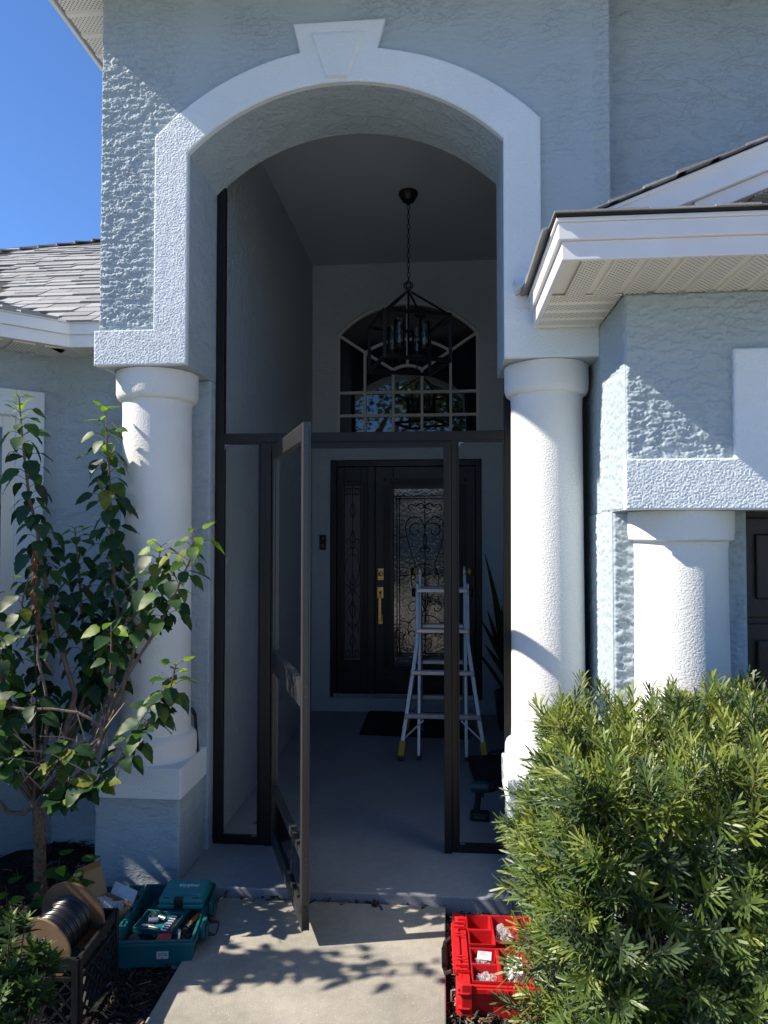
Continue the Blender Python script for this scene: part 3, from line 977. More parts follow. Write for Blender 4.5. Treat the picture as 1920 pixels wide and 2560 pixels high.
bars = [[(-1.0, 2.803), (0.316, 2.803)], [(-1.0, 3.021), (0.316, 3.021)],
        [(-0.745, 2.58), (-0.745, 3.405)], [(-0.477, 2.58), (-0.477, 3.235)], [(-0.207, 2.58), (-0.207, 3.235)], [(0.061, 2.58), (0.061, 3.405)],
        [(XC, 3.274), (XC, 3.862)], m_arc + mir(m_arc)[::-1][1:], s_arc + mir(s_arc)[::-1][1:],
        [(-0.995, 3.575), (-0.743, 3.405), (-0.478, 3.235)], mir([(-0.995, 3.575), (-0.743, 3.405), (-0.478, 3.235)])]
for i, bpts in enumerate(bars):
    mb = MB(); strip(mb, bpts, 0.025, 6.622 + 0.0011 * i, 6.672)
    obj('muntin', mb, M_mull, win)
xs = [-0.995, -0.745, -0.477, -0.207, 0.061, 0.312]
panes = []
for z0, z1 in ((2.58, 2.803), (2.803, 3.021)):
    for a, b in zip(xs[:-1], xs[1:]):
        panes.append([(a, z0), (b, z0), (b, z1), (a, z1)])
p1 = [(-0.995, 3.021), (-0.745, 3.021), (-0.745, 3.405), (-0.995, 3.575)]
p2 = [(-0.745, 3.021), (-0.477, 3.021), (-0.477, 3.235), (-0.745, 3.405)]
p3 = [(-0.477, 3.021), (-0.207, 3.021)] + mir(s_arc)[:] + s_arc[::-1][1:]
p6 = wl + m_arc[::-1]
p8 = m_arc + s_arc[::-1]
for q in (p1, p2, p6, p8):
    panes += [q, mir(q)]
panes.append(p3)
for q in panes:
    mb = MB(); mb.prism(q, 'xz', 0, 0.004)
    o = obj('pane', mb, M_glass, win)
    cx = sum(p[0] for p in q) / len(q); cz = sum(p[1] for p in q) / len(q)
    t = Matrix.Translation((cx, 6.648, cz)) @ Euler((random.uniform(-.003, .003), 0, random.uniform(-.003, .003))).to_matrix().to_4x4() @ Matrix.Translation((-cx, 0, -cz))
    o.matrix_local = t
# ------------------------------------------------------------------ front door unit
mb = MB()
mb.box(-1.069, -1.015, 6.630, 6.74, 0.166, 2.383); mb.box(0.288, 0.343, 6.630, 6.74, 0.166, 2.383)
mb.box(-1.015, 0.288, 6.630, 6.74, 2.325, 2.383); mb.box(-0.718, -0.655, 6.632, 6.74, 0.166, 2.325)
mb.box(-1.03, -1.012, 6.620, 6.629, 0.2, 2.345); mb.box(-0.66, -0.648, 6.622, 6.631, 0.2, 2.33); mb.box(-0.725, -0.713, 6.622, 6.631, 0.2, 2.33)
obj('door_frame', mb, M_blackwood, house, bevel=0.004)
mb = MB(); mb.box(-1.04, 0.31, 6.604, 6.66, 0.166, 0.200); mb.box(-0.65, 0.285, 6.600, 6.62, 0.186, 0.206)
obj('threshold', mb, plain('worn aluminium threshold', (0.30, 0.34, 0.38), 0.4, 0.6, 0.2, 20), house, bevel=0.004)

def panel_with_light(name, x0, x1, z0, z1, gx0, gx1, gz0, gz1, gm):
    mb = MB()
    mb.box(x0, gx0, 6.665, 6.705, z0, z1); mb.box(gx1, x1, 6.665, 6.705, z0, z1)
    mb.box(gx0, gx1, 6.665, 6.705, z0, gz0); mb.box(gx0, gx1, 6.665, 6.705, gz1, z1)
    o = obj(name, mb, M_blackwood, house, bevel=0.003)
    for k, (w, yy) in enumerate(((0.040, 6.652), (0.024, 6.646))):     # stepped moulding round the light
        mb = MB()
        g = 0.006 if k else 0.0
        mb.box(gx0 - w, gx0 + g, yy, 6.664, gz0 - w, gz1 + w); mb.box(gx1 - g, gx1 + w, yy, 6.664, gz0 - w, gz1 + w)
        mb.box(gx0 + g, gx1 - g, yy + .001, 6.664, gz1 - g, gz1 + w); mb.box(gx0 + g, gx1 - g, yy + .001, 6.664, gz0 - w, gz0 + g)
        obj('moulding', mb, M_blackwood, o, bevel=0.004)
    mb = MB(); mb.box(gx0, gx1, 6.672, 6.680, gz0, gz1)
    obj('glass', mb, gm, o)
    return o
sl = panel_with_light('sidelight', -1.012, -0.720, 0.205, 2.322, -0.945, -0.785, 0.50, 2.15, M_sideglass)
fd = panel_with_light('front_door', -0.650, 0.286, 0.208, 2.322, -0.480, 0.116, 0.46, 2.12, M_doorglass)
# fluted surround with corner rosettes on the door
mb = MB()
for xa, xb in ((-0.575, -0.523), (0.159, 0.211)):
    for k in range(3):
        mb.box(xa + k * 0.018, xa + k * 0.018 + 0.013, 6.656, 6.664, 0.42, 2.13)
for za, zb in ((2.165, 2.215), (0.36, 0.41)):
    for k in range(3):
        mb.box(-0.52, 0.156, 6.656, 6.664, za + k * 0.017, za + k * 0.017 + 0.012)
obj('fluted_casing', mb, M_blackwood, fd, bevel=0.003)
for cx in (-0.549, 0.185):
    for cz in (2.19, 0.385):
        mb = MB(); mb.box(cx - 0.036, cx + 0.036, 6.652, 6.664, cz - 0.036, cz + 0.036)
        mb.lathe([(0.026, 0), (0.026, -0.006), (0.018, -0.007), (0.015, -0.003), (0.008, -0.003), (0.0, -0.008)], (cx, 6.652, cz), 20, axis='y')
        obj('rosette', mb, M_blackwood, fd)
# wrought iron scrollwork
def spiral(cx, cz, r0, r1, a0, a1, n=22):
    return [(cx + (r0 + (r1 - r0) * i / n) * math.cos(a0 + (a1 - a0) * i / n), cz + (r0 + (r1 - r0) * i / n) * math.sin(a0 + (a1 - a0) * i / n)) for i in range(n + 1)]
def iron(paths, r, y=6.668):
    mb = MB()
    for p in paths:
        mb.tube([(x, y, z) for x, z in p], r, 5)
    return mb
def bez(p0, p1, p2, p3, n=14):
    return [tuple((1 - t) ** 3 * a + 3 * (1 - t) ** 2 * t * b + 3 * (1 - t) * t * t * c + t ** 3 * d for a, b, c, d in zip(p0, p1, p2, p3)) for t in [i / n for i in range(n + 1)]]
DX = -0.182
half = []
PI = math.pi
half += [[(-0.42, 0.53), (-0.42, 2.05)], [(-0.445, 0.53), (-0.445, 2.05)], [(-0.46, 2.045), (DX, 2.045)], [(-0.46, 2.02), (DX, 2.02)], [(-0.46, 0.55), (DX, 0.55)], [(-0.46, 0.575), (DX, 0.575)]]
half += [spiral(-0.31, 1.93, 0.045, 0.018, 0.3, 4.6), bez((-0.27, 1.94), (-0.24, 1.99), (-0.20, 1.98), (DX, 1.94)), spiral(-0.215, 1.945, 0.035, 0.015, PI, -2.2)]
half += [bez((DX, 1.72), (-0.19, 1.88), (-0.36, 1.90), (-0.365, 1.74)), spiral(-0.27, 1.72, 0.075, 0.022, 0.9, 6.6), bez((-0.365, 1.74), (-0.36, 1.66), (-0.31, 1.5), (-0.27, 1.40))]
half += [bez((DX, 1.70), (-0.205, 1.65), (-0.205, 1.60), (DX, 1.54)), spiral(-0.21, 1.535, 0.03, 0.01, 0.2, 5.2), bez((DX, 1.41), (-0.24, 1.41), (-0.30, 1.36), (-0.31, 1.29)), spiral(-0.30, 1.28, 0.035, 0.012, 1.6, -3.4)]
half += [bez((-0.27, 1.40), (-0.33, 1.30), (-0.34, 1.15), (DX, 1.06)), spiral(-0.29, 1.0, 0.06, 0.018, 1.2, 6.4), bez((DX, 1.18), (-0.22, 1.12), (-0.22, 1.05), (DX, 0.96))]
half += [bez((DX, 0.93), (-0.34, 0.93), (-0.36, 0.80), (-0.33, 0.74)), spiral(-0.295, 0.75, 0.04, 0.014, PI, -1.6), bez((DX, 0.70), (-0.24, 0.74), (-0.26, 0.66), (-0.22, 0.62))]
half += [[(-0.42, 1.66), (-0.355, 1.66)], [(-0.42, 1.30), (-0.33, 1.30)], [(-0.42, 0.88), (-0.33, 0.86)]]
full = half + [[(2 * DX - x, z) for x, z in p] for p in half] + [[(DX, 0.55), (DX, 2.0)]]
obj('iron_scrollwork', iron(full, 0.0045), M_black, fd)
SX = -0.865
h2 = [[(SX, 0.52), (SX, 2.14)], [(SX - .075, 2.12), (SX + .075, 2.12)], [(SX - .075, 2.06), (SX + .075, 2.06)], [(SX - .075, 0.53), (SX + .075, 0.53)], [(SX - .075, 0.59), (SX + .075, 0.59)]]
for s in (-1, 1):
    h2 += [bez((SX, 1.98), (SX + s * .03, 1.94), (SX + s * .03, 1.88), (SX, 1.84)), bez((SX, 1.72), (SX + s * .03, 1.66), (SX + s * .03, 1.58), (SX, 1.54)),
           bez((SX, 1.60), (SX + s * .05, 1.68), (SX + s * .075, 1.62), (SX + s * .05, 1.59)), bez((SX, 1.56), (SX + s * .06, 1.56), (SX + s * .07, 1.50), (SX + s * .045, 1.49)),
           bez((SX, 1.50), (SX + s * .09, 1.46), (SX + s * .09, 1.30), (SX, 1.20)), bez((SX, 1.30), (SX + s * .03, 1.24), (SX + s * .03, 1.16), (SX, 1.10)),
           bez((SX - s * .07, 1.22), (SX - s * .03, 1.18), (SX + s * .05, 1.14), (SX + s * .07, 1.08)), bez((SX, 1.06), (SX + s * .03, 1.0), (SX + s * .03, .94), (SX, .90)),
           bez((SX, 1.02), (SX + s * .09, .98), (SX + s * .09, .86), (SX, .80)), bez((SX, .84), (SX + s * .05, .84), (SX + s * .07, .78), (SX + s * .05, .76)),
           bez((SX, .74), (SX + s * .03, .70), (SX + s * .03, .66), (SX, .62)), spiral(SX + s * .04, 2.09, .022, .02, 0, 6.28, 12), spiral(SX + s * .04, .56, .022, .02, 0, 6.28, 12)]
obj('iron_scrollwork', iron(h2, 0.0035), M_black, sl)
# brass hardware
mb = MB(); mb.box(-0.628, -0.568, 6.648, 6.664, 1.255, 1.367)
db = obj('deadbolt', mb, M_brass, fd, bevel=0.003)
mb = MB(); mb.lathe([(0.024, 0.0), (0.024, -0.012), (0.017, -0.016), (0.0, -0.016)], (-0.598, 6.648, 1.315), 24, axis='y')
obj('cylinder', mb, M_brass, db)
mb = MB(); mb.box(-0.600, -0.596, 6.630, 6.6325, 1.305, 1.325)
obj('keyway', mb, M_black, db)
mb = MB()
mb.box(-0.630, -0.570, 6.648, 6.664, 1.085, 1.193)
mb.box(-0.622, -0.578, 6.650, 6.664, 0.845, 0.930)
mb.bar((-0.600, 6.600, 1.10), (-0.600, 6.600, 0.88), 0.028, 0.014, (0, 1, 0))
mb.bar((-0.600, 6.652, 1.097), (-0.600, 6.594, 1.097), 0.030, 0.018)
mb.bar((-0.600, 6.652, 0.888), (-0.600, 6.594, 0.888), 0.030, 0.018)
hd = obj('handle', mb, M_brass, fd, bevel=0.0025)
mb = MB(); mb.box(-0.608, -0.592, 6.618, 6.6475, 1.122, 1.134); mb.box(-0.612, -0.588, 6.612, 6.619, 1.140, 1.150)
obj('thumb_latch', mb, M_black, hd)

# ------------------------------------------------------------------ doorbell
bell = thing('doorbell', 'small black video doorbell on the porch wall left of the sidelight', 'doorbell', (-1.136, 6.6, 1.61))
mb = MB(); mb.box(-1.167, -1.106, 6.575, 6.598, 1.540, 1.680)
obj('body', mb, plain('black doorbell plastic', (0.012, 0.010, 0.010), 0.3), bell, bevel=0.006)
mb = MB(); mb.lathe([(0.017, 0), (0.017, -0.004), (0.011, -0.005), (0.010, -0.002), (0, -0.002)], (-1.1365, 6.575, 1.578), 20, axis='y')
obj('button', mb, plain('grey doorbell button', (0.10, 0.09, 0.085), 0.3), bell)
mb = MB(); mb.lathe([(0.010, 0), (0.010, -0.003), (0, -0.004)], (-1.1365, 6.575, 1.650), 16, axis='y')
obj('lens', mb, M_glass, bell)

# ------------------------------------------------------------------ screen enclosure and its open door
enc = thing('screen_enclosure', 'unfinished dark bronze aluminium screen frame across the arched entry, door standing open', 'screen frame', (-0.48, 3.77, 0.04))
E0, E1 = 3.752, 3.797
def enc_part(name, boxes, bev=0.0025):
    mb = MB()
    for b in boxes: mb.box(*b)
    return obj(name, mb, M_bronze, enc, bevel=bev)
enc_part('post', [(-1.2385, -1.193, E0, E1, 0.041, 3.60)])
enc_part('post', [(0.315, 0.3595, E0 + 0.012, E1 + 0.012, 0.041, 3.48)])
enc_part('header', [(-1.1925, 0.3145, E0, E1, 2.187, 2.238)])
enc_part('post', [(-0.990, -0.935, E0, E1, 0.041, 2.1865)])
enc_part('door_jamb', [(-0.9345, -0.912, E0 - 0.006, E1 - 0.01, 0.045, 2.1865), (-0.955, -0.925, E0 - 0.016, E0 - 0.001, 0.045, 2.175)])
enc_part('door_jamb', [(0.003, 0.016, E0 - 0.008, E1 - 0.01, 0.041, 2.1865), (-0.004, 0.034, E0 - 0.018, E0 - 0.0095, 0.041, 2.175)])
enc_part('post', [(0.0165, 0.068, E0, E1, 0.041, 2.1865), (0.036, 0.044, E0 - 0.004, E0 - 0.0005, 0.041, 2.1865)])
enc_part('door_jamb', [(-0.9115, 0.0025, E0 - 0.006, E1 - 0.01, 2.160, 2.1865), (-0.925, 0.003, E0 - 0.016, E0 - 0.0065, 2.150, 2.178)])
enc_part('sill', [(-1.1925, -0.9905, E0, E1, 0.041, 0.078)])
enc_part('sill', [(0.0685, 0.3145, E0, E1, 0.041, 0.078)])
for x0, x1 in ((-1.1925, -0.9905), (0.0685, 0.3145)):
    enc_part('screen_channel', [(x0, x0 + 0.008, E0 - 0.003, E0 + 0.02, 0.079, 2.186), (x1 - 0.008, x1, E0 - 0.003, E0 + 0.02, 0.079, 2.186), (x0 + 0.008, x1 - 0.008, E0 - 0.003, E0 + 0.02, 2.178, 2.1865), (x0 + 0.008, x1 - 0.008, E0 - 0.003, E0 + 0.02, 0.0785, 0.086)], 0)
for xx, sx, zz, sz in ((0.0775, 1, 2.176, -1), (0.0775, 1, 0.088, 1), (-0.9995, -1, 0.088, 1), (-1.1835, 1, 2.176, -1)):
    mb = MB()
    a, b = sorted((xx, xx + sx * 0.026)); c, d = sorted((zz, zz + sz * 0.0025))
    mb.box(a, b, E0 - 0.006, E0 - 0.001, c, d)
    a, b = sorted((xx, xx + sx * 0.0025)); c, d = sorted((zz + sz * 0.003, zz + sz * 0.026))
    mb.box(a, b, E0 - 0.006, E0 - 0.001, c, d)
    obj('corner_clip', mb, M_galv, enc)
# the door, in its own frame: s along the leaf, o across it
HP = Vector((-0.908, 3.748, 0)); dd = Vector((0.336, -0.822, 0)).normalized(); do = Vector((-dd.y, dd.x, 0)) * -1   # do points to the left, sunny face
DW, Z0, Z1 = 0.885, 0.062, 2.165
def dbox(mb, s0, s1, z0, z1, o0, o1, mi=0):
    P_ = lambda s, o, z: HP + dd * s + do * o + Vector((0, 0, z))
    mb.hexa([P_(s0, o0, z0), P_(s1, o0, z0), P_(s1, o1, z0), P_(s0, o1, z0), P_(s0, o0, z1), P_(s1, o0, z1), P_(s1, o1, z1), P_(s0, o1, z1)], mi)
mb = MB(); dbox(mb, 0.0, DW, Z0 + 0.09, Z0 + 0.10, -0.002, 0.002)
sd = obj('screen_door', mb, M_bronze, enc)
O0, O1 = -0.016, 0.016
def dpart(name, boxes, m=None, bev=0.002):
    mb = MB()
    for b in boxes: dbox(mb, *b)
    return obj(name, mb, m or M_doorbronze, sd, bevel=bev)
dpart('stile', [(0.0, 0.055, Z0, Z1, O0, O1), (0.055, 0.062, Z0 + .02, Z1 - .06, -0.004, 0.004)])
dpart('stile', [(DW - 0.042, DW - 0.004, Z0, Z1, O0, O1), (DW - 0.004, DW, Z0, Z1, O0, O0 + 0.006), (DW - 0.004, DW, Z0, Z1, O1 - 0.006, O1)])
ribs = [(0.055, DW - 0.042, Z1 - 0.072 + k * 0.0085, Z1 - 0.0665 + k * 0.0085, O1, O1 + 0.0018) for k in range(8)]
dpart('top_rail', [(0.0555, DW - 0.0425, Z1 - 0.075, Z1, O0 + .001, O1 - .001)] + ribs, bev=0)
dpart('mid_rail', [(0.0555, DW - 0.0425, 0.965, 1.075, O0 + .001, O1 - .001)] + [(0.056, DW - 0.043, 0.972 + k * 0.012, 0.979 + k * 0.012, O1, O1 + 0.0018) for k in range(9)], bev=0)
dpart('kick_rail', [(0.0555, DW - 0.0425, 0.335, 0.375, O0 + .001, O1 - .001)])
dpart('kick_rail', [(0.0555, DW - 0.0425, Z0, Z0 + 0.085, O0 + .001, O1 - .001), (0.07, DW - 0.06, Z0 + 0.05, Z0 + 0.056, O1, O1 + 0.002)])
M_kick = plain('glossy bronze kick panel', (0.020, 0.018, 0.017), 0.12, 0.5)
dpart('kick_panel', [(0.0555, DW - 0.0425, Z0 + 0.0855, 0.3345, -0.006, 0.004)], M_kick, 0)
for z in (2.135, 2.078, 1.06, 1.02, 0.355, 0.33, 0.115, 0.08):
    mb = MB()
    c = HP + dd * (DW - 0.0038) + Vector((0, 0, z))
    mb.tube([c, c + dd * 0.0028], 0.0048, 10)
    obj('screw', mb, M_screw, sd)
for z in (1.85, 1.10, 0.35):
    mb = MB()
    c = HP + dd * -0.012 + do * 0.012
    mb.tube([c + Vector((0, 0, z - 0.045)), c + Vector((0, 0, z + 0.045))], 0.009, 12)
    obj('hinge', mb, M_bronze, sd)

# ------------------------------------------------------------------ chandelier
CX, CY = -0.262, 5.22
ch = thing('chandelier', 'black open cage lantern chandelier with clear glass candle shades hanging from the porch ceiling', 'chandelier', (CX, CY, 4.24))
mb = MB(); mb.lathe([(0.001, 4.236), (0.071, 4.236), (0.073, 4.222), (0.066, 4.205), (0.044, 4.168), (0.012, 4.160), (0.010, 4.145), (0.001, 4.145)], (CX, CY, 0), 32)
obj('canopy', mb, M_black, ch)
z = 4.150; i = 0
while z > 3.575:
    lk = 0.047
    pts = []
    for k in range(14):
        a = 2 * PI * k / 14
        pts.append((0.0095 * math.cos(a), 0.0, (lk / 2 - 0.004) * math.sin(a)))
    R_ = Matrix.Rotation(PI / 2 * (i % 2) + 0.35, 3, 'Z')
    mb = MB(); mb.tube([Vector((CX, CY, z - lk / 2)) + R_ @ Vector(p) for p in pts], 0.0033, 6, closed=True)
    obj('chain_link', mb, M_black, ch)
    z -= 0.0365; i += 1
mb = MB()
for k in range(3):
    a0 = PI / 3 * k
    mb.tube([(CX + 0.034 * math.cos(t) * math.cos(a0), CY + 0.034 * math.cos(t) * math.sin(a0), 3.535 + 0.030 * math.sin(t)) for t in [2 * PI * j / 20 for j in range(20)]], 0.0035, 6, closed=True)
mb.tube([(CX + 0.034 * math.cos(t), CY + 0.034 * math.sin(t), 3.535) for t in [2 * PI * j / 20 for j in range(20)]], 0.0035, 6, closed=True)
mb.tube([(CX, CY, 3.51), (CX, CY, 2.985)], 0.0085, 8)
obj('hub', mb, M_black, ch)
an = math.radians(19)
ca = lambda u, v: (CX + u * math.cos(an) - v * math.sin(an), CY + u * math.sin(an) + v * math.cos(an))
A = 0.242; ZT, ZB_ = 3.262, 2.935
cor = [(-A, -A), (A, -A), (A, A), (-A, A)]
mb = MB()
for zz in (ZT, ZB_):
    for k in range(4):
        p, q = ca(*cor[k]), ca(*cor[(k + 1) % 4])
        mb.bar((*p, zz), (*q, zz), 0.026, 0.026)
for c in cor:
    mb.bar((*ca(*c), ZB_ - 0.008), (*ca(*c), ZT + 0.008), 0.0264, 0.0264)
obj('cage', mb, M_black, ch, bevel=0.002)
for c in cor:
    top = Vector((CX, CY, 3.500)); e = Vector((*ca(c[0] * 0.96, c[1] * 0.96), ZT + 0.008))
    d = (e - top).normalized()
    mb = MB(); mb.tube([top + d * 0.035, e], 0.0085, 8)
    mb.tube([top + d * 0.02 + Vector((0.008 * math.cos(t), 0, 0.008 * math.sin(t))) for t in [2 * PI * j / 10 for j in range(10)]], 0.002, 5, closed=True)
    obj('rod', mb, M_black, ch)
M_candle = plain('pale candle sleeve', (0.35, 0.36, 0.42), 0.4)
for k in range(4):
    t = PI / 2 * k
    u, v = 0.135 * math.cos(t + PI / 4), 0.135 * math.sin(t + PI / 4)
    px, py = ca(u, v)
    mb = MB()
    mb.tube([(CX, CY, 2.995), ((CX + px) / 2, (CY + py) / 2, 2.985), (px, py, 2.995), (px, py, 3.045)], 0.006, 6)
    mb.lathe([(0.001, 3.040), (0.040, 3.040), (0.042, 3.050), (0.042, 3.066), (0.001, 3.068)], (px, py, 0), 20)
    mb.tube([(px, py, 2.94), (px, py, 3.0)], 0.005, 6)
    ar = obj('arm', mb, M_black, ch)
    mb = MB(); mb.lathe([(0.039, 3.069), (0.039, 3.245), (0.0365, 3.245), (0.0365, 3.069)], (px, py, 0), 28)
    obj('glass_shade', mb, M_clear, ar)
    mb = MB(); mb.lathe([(0.011, 3.069), (0.011, 3.13), (0.001, 3.13)], (px, py, 0), 12)
    obj('candle', mb, M_candle, ar)
    mb = MB(); mb.lathe([(0.006, 3.131), (0.012, 3.150), (0.013, 3.165), (0.007, 3.195), (0.001, 3.21)], (px, py, 0), 12)
    obj('bulb', mb, M_clear, ar)

# ------------------------------------------------------------------ folding ladder (A shape)
lad = thing('ladder', 'folding aluminium ladder with yellow feet standing opened on the porch', 'ladder', (0.0, 5.55, 0.04))
M_yel = plain('yellow plastic', (0.55, 0.40, 0.03), 0.45)
M_blk = plain('black moulded plastic', (0.012, 0.012, 0.013), 0.45)
def ladder_side(yf, yt, sgn):
    def at(x, z, off=0.0):
        t = (z - 0.04) / (1.33 - 0.04)
        return Vector((x, yf + (yt - yf) * t + off, z))
    LX0, LX1 = -0.205, 0.170
    ux = lambda s: LX0 if s < 0 else LX1
    lean = Vector((0, yt - yf, 1.29)).normalized()
    for s in (-1, 1):
        x = ux(s)
        mb = MB()
        mb.bar(at(x + s * 0.004, 1.30), at(x + s * 0.004, 0.86), 0.030, 0.062, (0, 1, 0))
        mb.bar(at(x + s * 0.004, 0.875), at(x + s * 0.022, 0.74), 0.030, 0.0615, (0, 1, 0))
        mb.bar(at(x + s * 0.020, 0.75), at(x + s * 0.108, 0.15), 0.030, 0.061, (0, 1, 0))
        r = obj('rail', mb, M_alu, lad, bevel=0.003)
        mb = MB(); mb.bar(at(x + s * 0.1045, 0.172), at(x + s * 0.118, 0.066), 0.046, 0.078, (0, 1, 0))
        f = obj('foot', mb, M_yel, lad, bevel=0.006)
        mb = MB(); mb.bar(at(x + s * 0.118, 0.066), at(x + s * 0.121, 0.0405), 0.048, 0.082, (0, 1, 0))
        obj('pad', mb, M_blk, f, bevel=0.004)
        mb = MB(); mb.bar(at(x - s * 0.014, 1.385, 0.012 * sgn), at(x - s * 0.014, 0.066, 0.012 * sgn), 0.024, 0.050, (0, 1, 0))
        obj('inner_leg', mb, M_alu, lad, bevel=0.003)
        mb = MB(); mb.bar(at(x - s * 0.014, 0.066, 0.012 * sgn), at(x - s * 0.014, 0.0405, 0.012 * sgn), 0.027, 0.054, (0, 1, 0))
        obj('foot', mb, M_blk, lad, bevel=0.004, label='small black foot of the inner leg')
        mb = MB(); mb.bar(at(x - s * 0.05, 0.318, -0.01 * sgn), at(x + s * 0.098, 0.185, -0.01 * sgn), 0.012, 0.022, (0, 1, 0))
        obj('brace', mb, M_alu, lad, bevel=0.002)
    for z, w in ((1.252, 0.004), (0.952, 0.008), (0.650, 0.042), (0.345, 0.082)):
        mb = MB()
        a, b = at(LX0 - w - 0.004, z, -0.008 * sgn), at(LX1 + w + 0.004, z, -0.008 * sgn)
        mb.bar(a, b, 0.066, 0.030, (0, 0, 1))
        rg = obj('rung', mb, M_alu, lad, bevel=0.004)
        mb = MB()
        for k in range(3):
            o = Vector((0, -0.020 + k * 0.020, 0.0155))
            mb.bar(a + o, b + o, 0.006, 0.003)
        for s, e in ((-1, a), (1, b)):
            for dz in (-0.016, 0.016):
                p = e + Vector((0, -sgn * 0.034, dz)) 
                mb.tube([p, p + Vector((0, -sgn * 0.008, 0))], 0.006, 8)
        obj('tread', mb, plain('scuffed tread', (0.35, 0.36, 0.38), 0.4, 0.8) if 'scuffed tread' not in bpy.data.materials else bpy.data.materials['scuffed tread'], rg)
ladder_side(5.235, 5.56, 1)
ladder_side(5.985, 5.64, -1)
for s, x in ((-1, -0.19), (1, 0.155)):
    mb = MB()
    mb.lathe([(0.001, -0.010), (0.045, -0.010), (0.048, 0), (0.045, 0.010), (0.001, 0.010)], (x, 5.60, 1.395), 24, axis='x')
    mb.bar((x, 5.585, 1.30), (x, 5.60, 1.40), 0.018, 0.03, (0, 1, 0)); mb.bar((x, 5.62, 1.30), (x, 5.60, 1.40), 0.0178, 0.03, (0, 1, 0))
    h = obj('hinge', mb, M_alu, lad)
    mb = MB(); mb.tube([(x + s * 0.012, 5.60, 1.395), (x + s * 0.045, 5.60, 1.395)], 0.008, 8)
    mb.lathe([(0.001, 0), (0.022, 0), (0.026, s * 0.012), (0.020, s * 0.020), (0.001, s * 0.020)], (x + s * 0.030, 5.60, 1.395), 18, axis='x')
    obj('release_knob', mb, M_yel, h)
    mb = MB(); mb.lathe([(0.001, 0), (0.030, 0), (0.033, s * 0.012), (0.026, s * 0.022), (0.001, s * 0.022)], (x + s * 0.051, 5.60, 1.395), 18, axis='x')
    obj('knob_cap', mb, M_blk, h)
    mb = MB(); mb.lathe([(0.001, 0), (0.032, 0), (0.036, s * 0.02), (0.028, s * 0.035), (0.001, s * 0.035)], (x + s * 0.030, 5.555, 1.235), 18, axis='x')
    obj('lock_knob', mb, M_blk, lad)

# ------------------------------------------------------------------ mat, plant, drill, bag on the porch floor
M_mat = plain('dark coir mat', (0.022, 0.015, 0.010), 0.95, 0, 0.5, 60, 0.012, 160)
mb = MB(); mb.prism([(-0.70, 5.84), (0.20, 5.78), (0.20, 6.545), (-0.70, 6.56)], 'xy', 0.041, 0.062)
mat_o = obj('door_mat', mb, M_mat, bevel=0.006, label='dark doormat on the porch floor before the door', cat='doormat')
sp = thing('snake_plant', 'tall dark snake plant in a pot in the right porch corner', 'potted plant', (0.56, 6.12, 0.04))
mb = MB(); mb.lathe([(0.001, 0.041), (0.105, 0.041), (0.125, 0.18), (0.138, 0.33), (0.145, 0.335), (0.145, 0.36), (0.13, 0.36), (0.125, 0.32), (0.001, 0.32)], (0.56, 6.12, 0), 32)
obj('pot', mb, plain('dark glazed pot', (0.03, 0.04, 0.06), 0.3), sp)
M_snake = leaf_mat('snake plant leaf', (0.010, 0.022, 0.012), (0.05, 0.065, 0.025), 0.4, 0.1)
for i, (tx, ty, tz, w) in enumerate([(0.34, 6.0, 1.52, .05), (0.40, 6.05, 1.22, .055), (0.60, 6.05, 1.40, .055), (0.30, 6.02, 0.98, .05), (0.47, 5.98, 1.10, .05), (0.33, 5.92, 0.78, .05), (0.52, 6.2, 1.25, .05), (0.36, 6.1, 1.05, .045), (0.66, 5.98, 0.95, .05), (0.42, 5.9, 0.86, .045), (0.28, 6.0, 0.70, .04)]):
    b0 = Vector((0.56 + random.uniform(-.05, .05), 6.12 + random.uniform(-.05, .05), 0.31)); tip = Vector((tx, ty, tz))
    vs, fs = [], []
    n = 9
    ang = random.uniform(-0.5, 0.5)
    side = Vector((math.cos(ang), math.sin(ang), 0)); nrm = Vector((-side.y, side.x, 0))
    for k in range(n + 1):
        t = k / n
        p = b0.lerp(tip, t); p.x = b0.x + (tip.x - b0.x) * t ** 1.35
        ww = w / 2 * (0.6 + 0.9 * t) * (1 - t ** 4) if t < 1 else 0.001
        for q in (-1, 0, 1):
            vs.append(p + side * ww * q + nrm * (0.010 * (1 - abs(q))))
    for k in range(n):
        for q in range(2):
            a = k * 3 + q
            fs.append((a, a + 1, a + 4, a + 3))
    mb = MB(); mb.add(vs, fs, True)
    o = obj('leaf', mb, M_snake, sp)
    sf = o.modifiers.new('thick', 'SOLIDIFY'); sf.thickness = 0.004

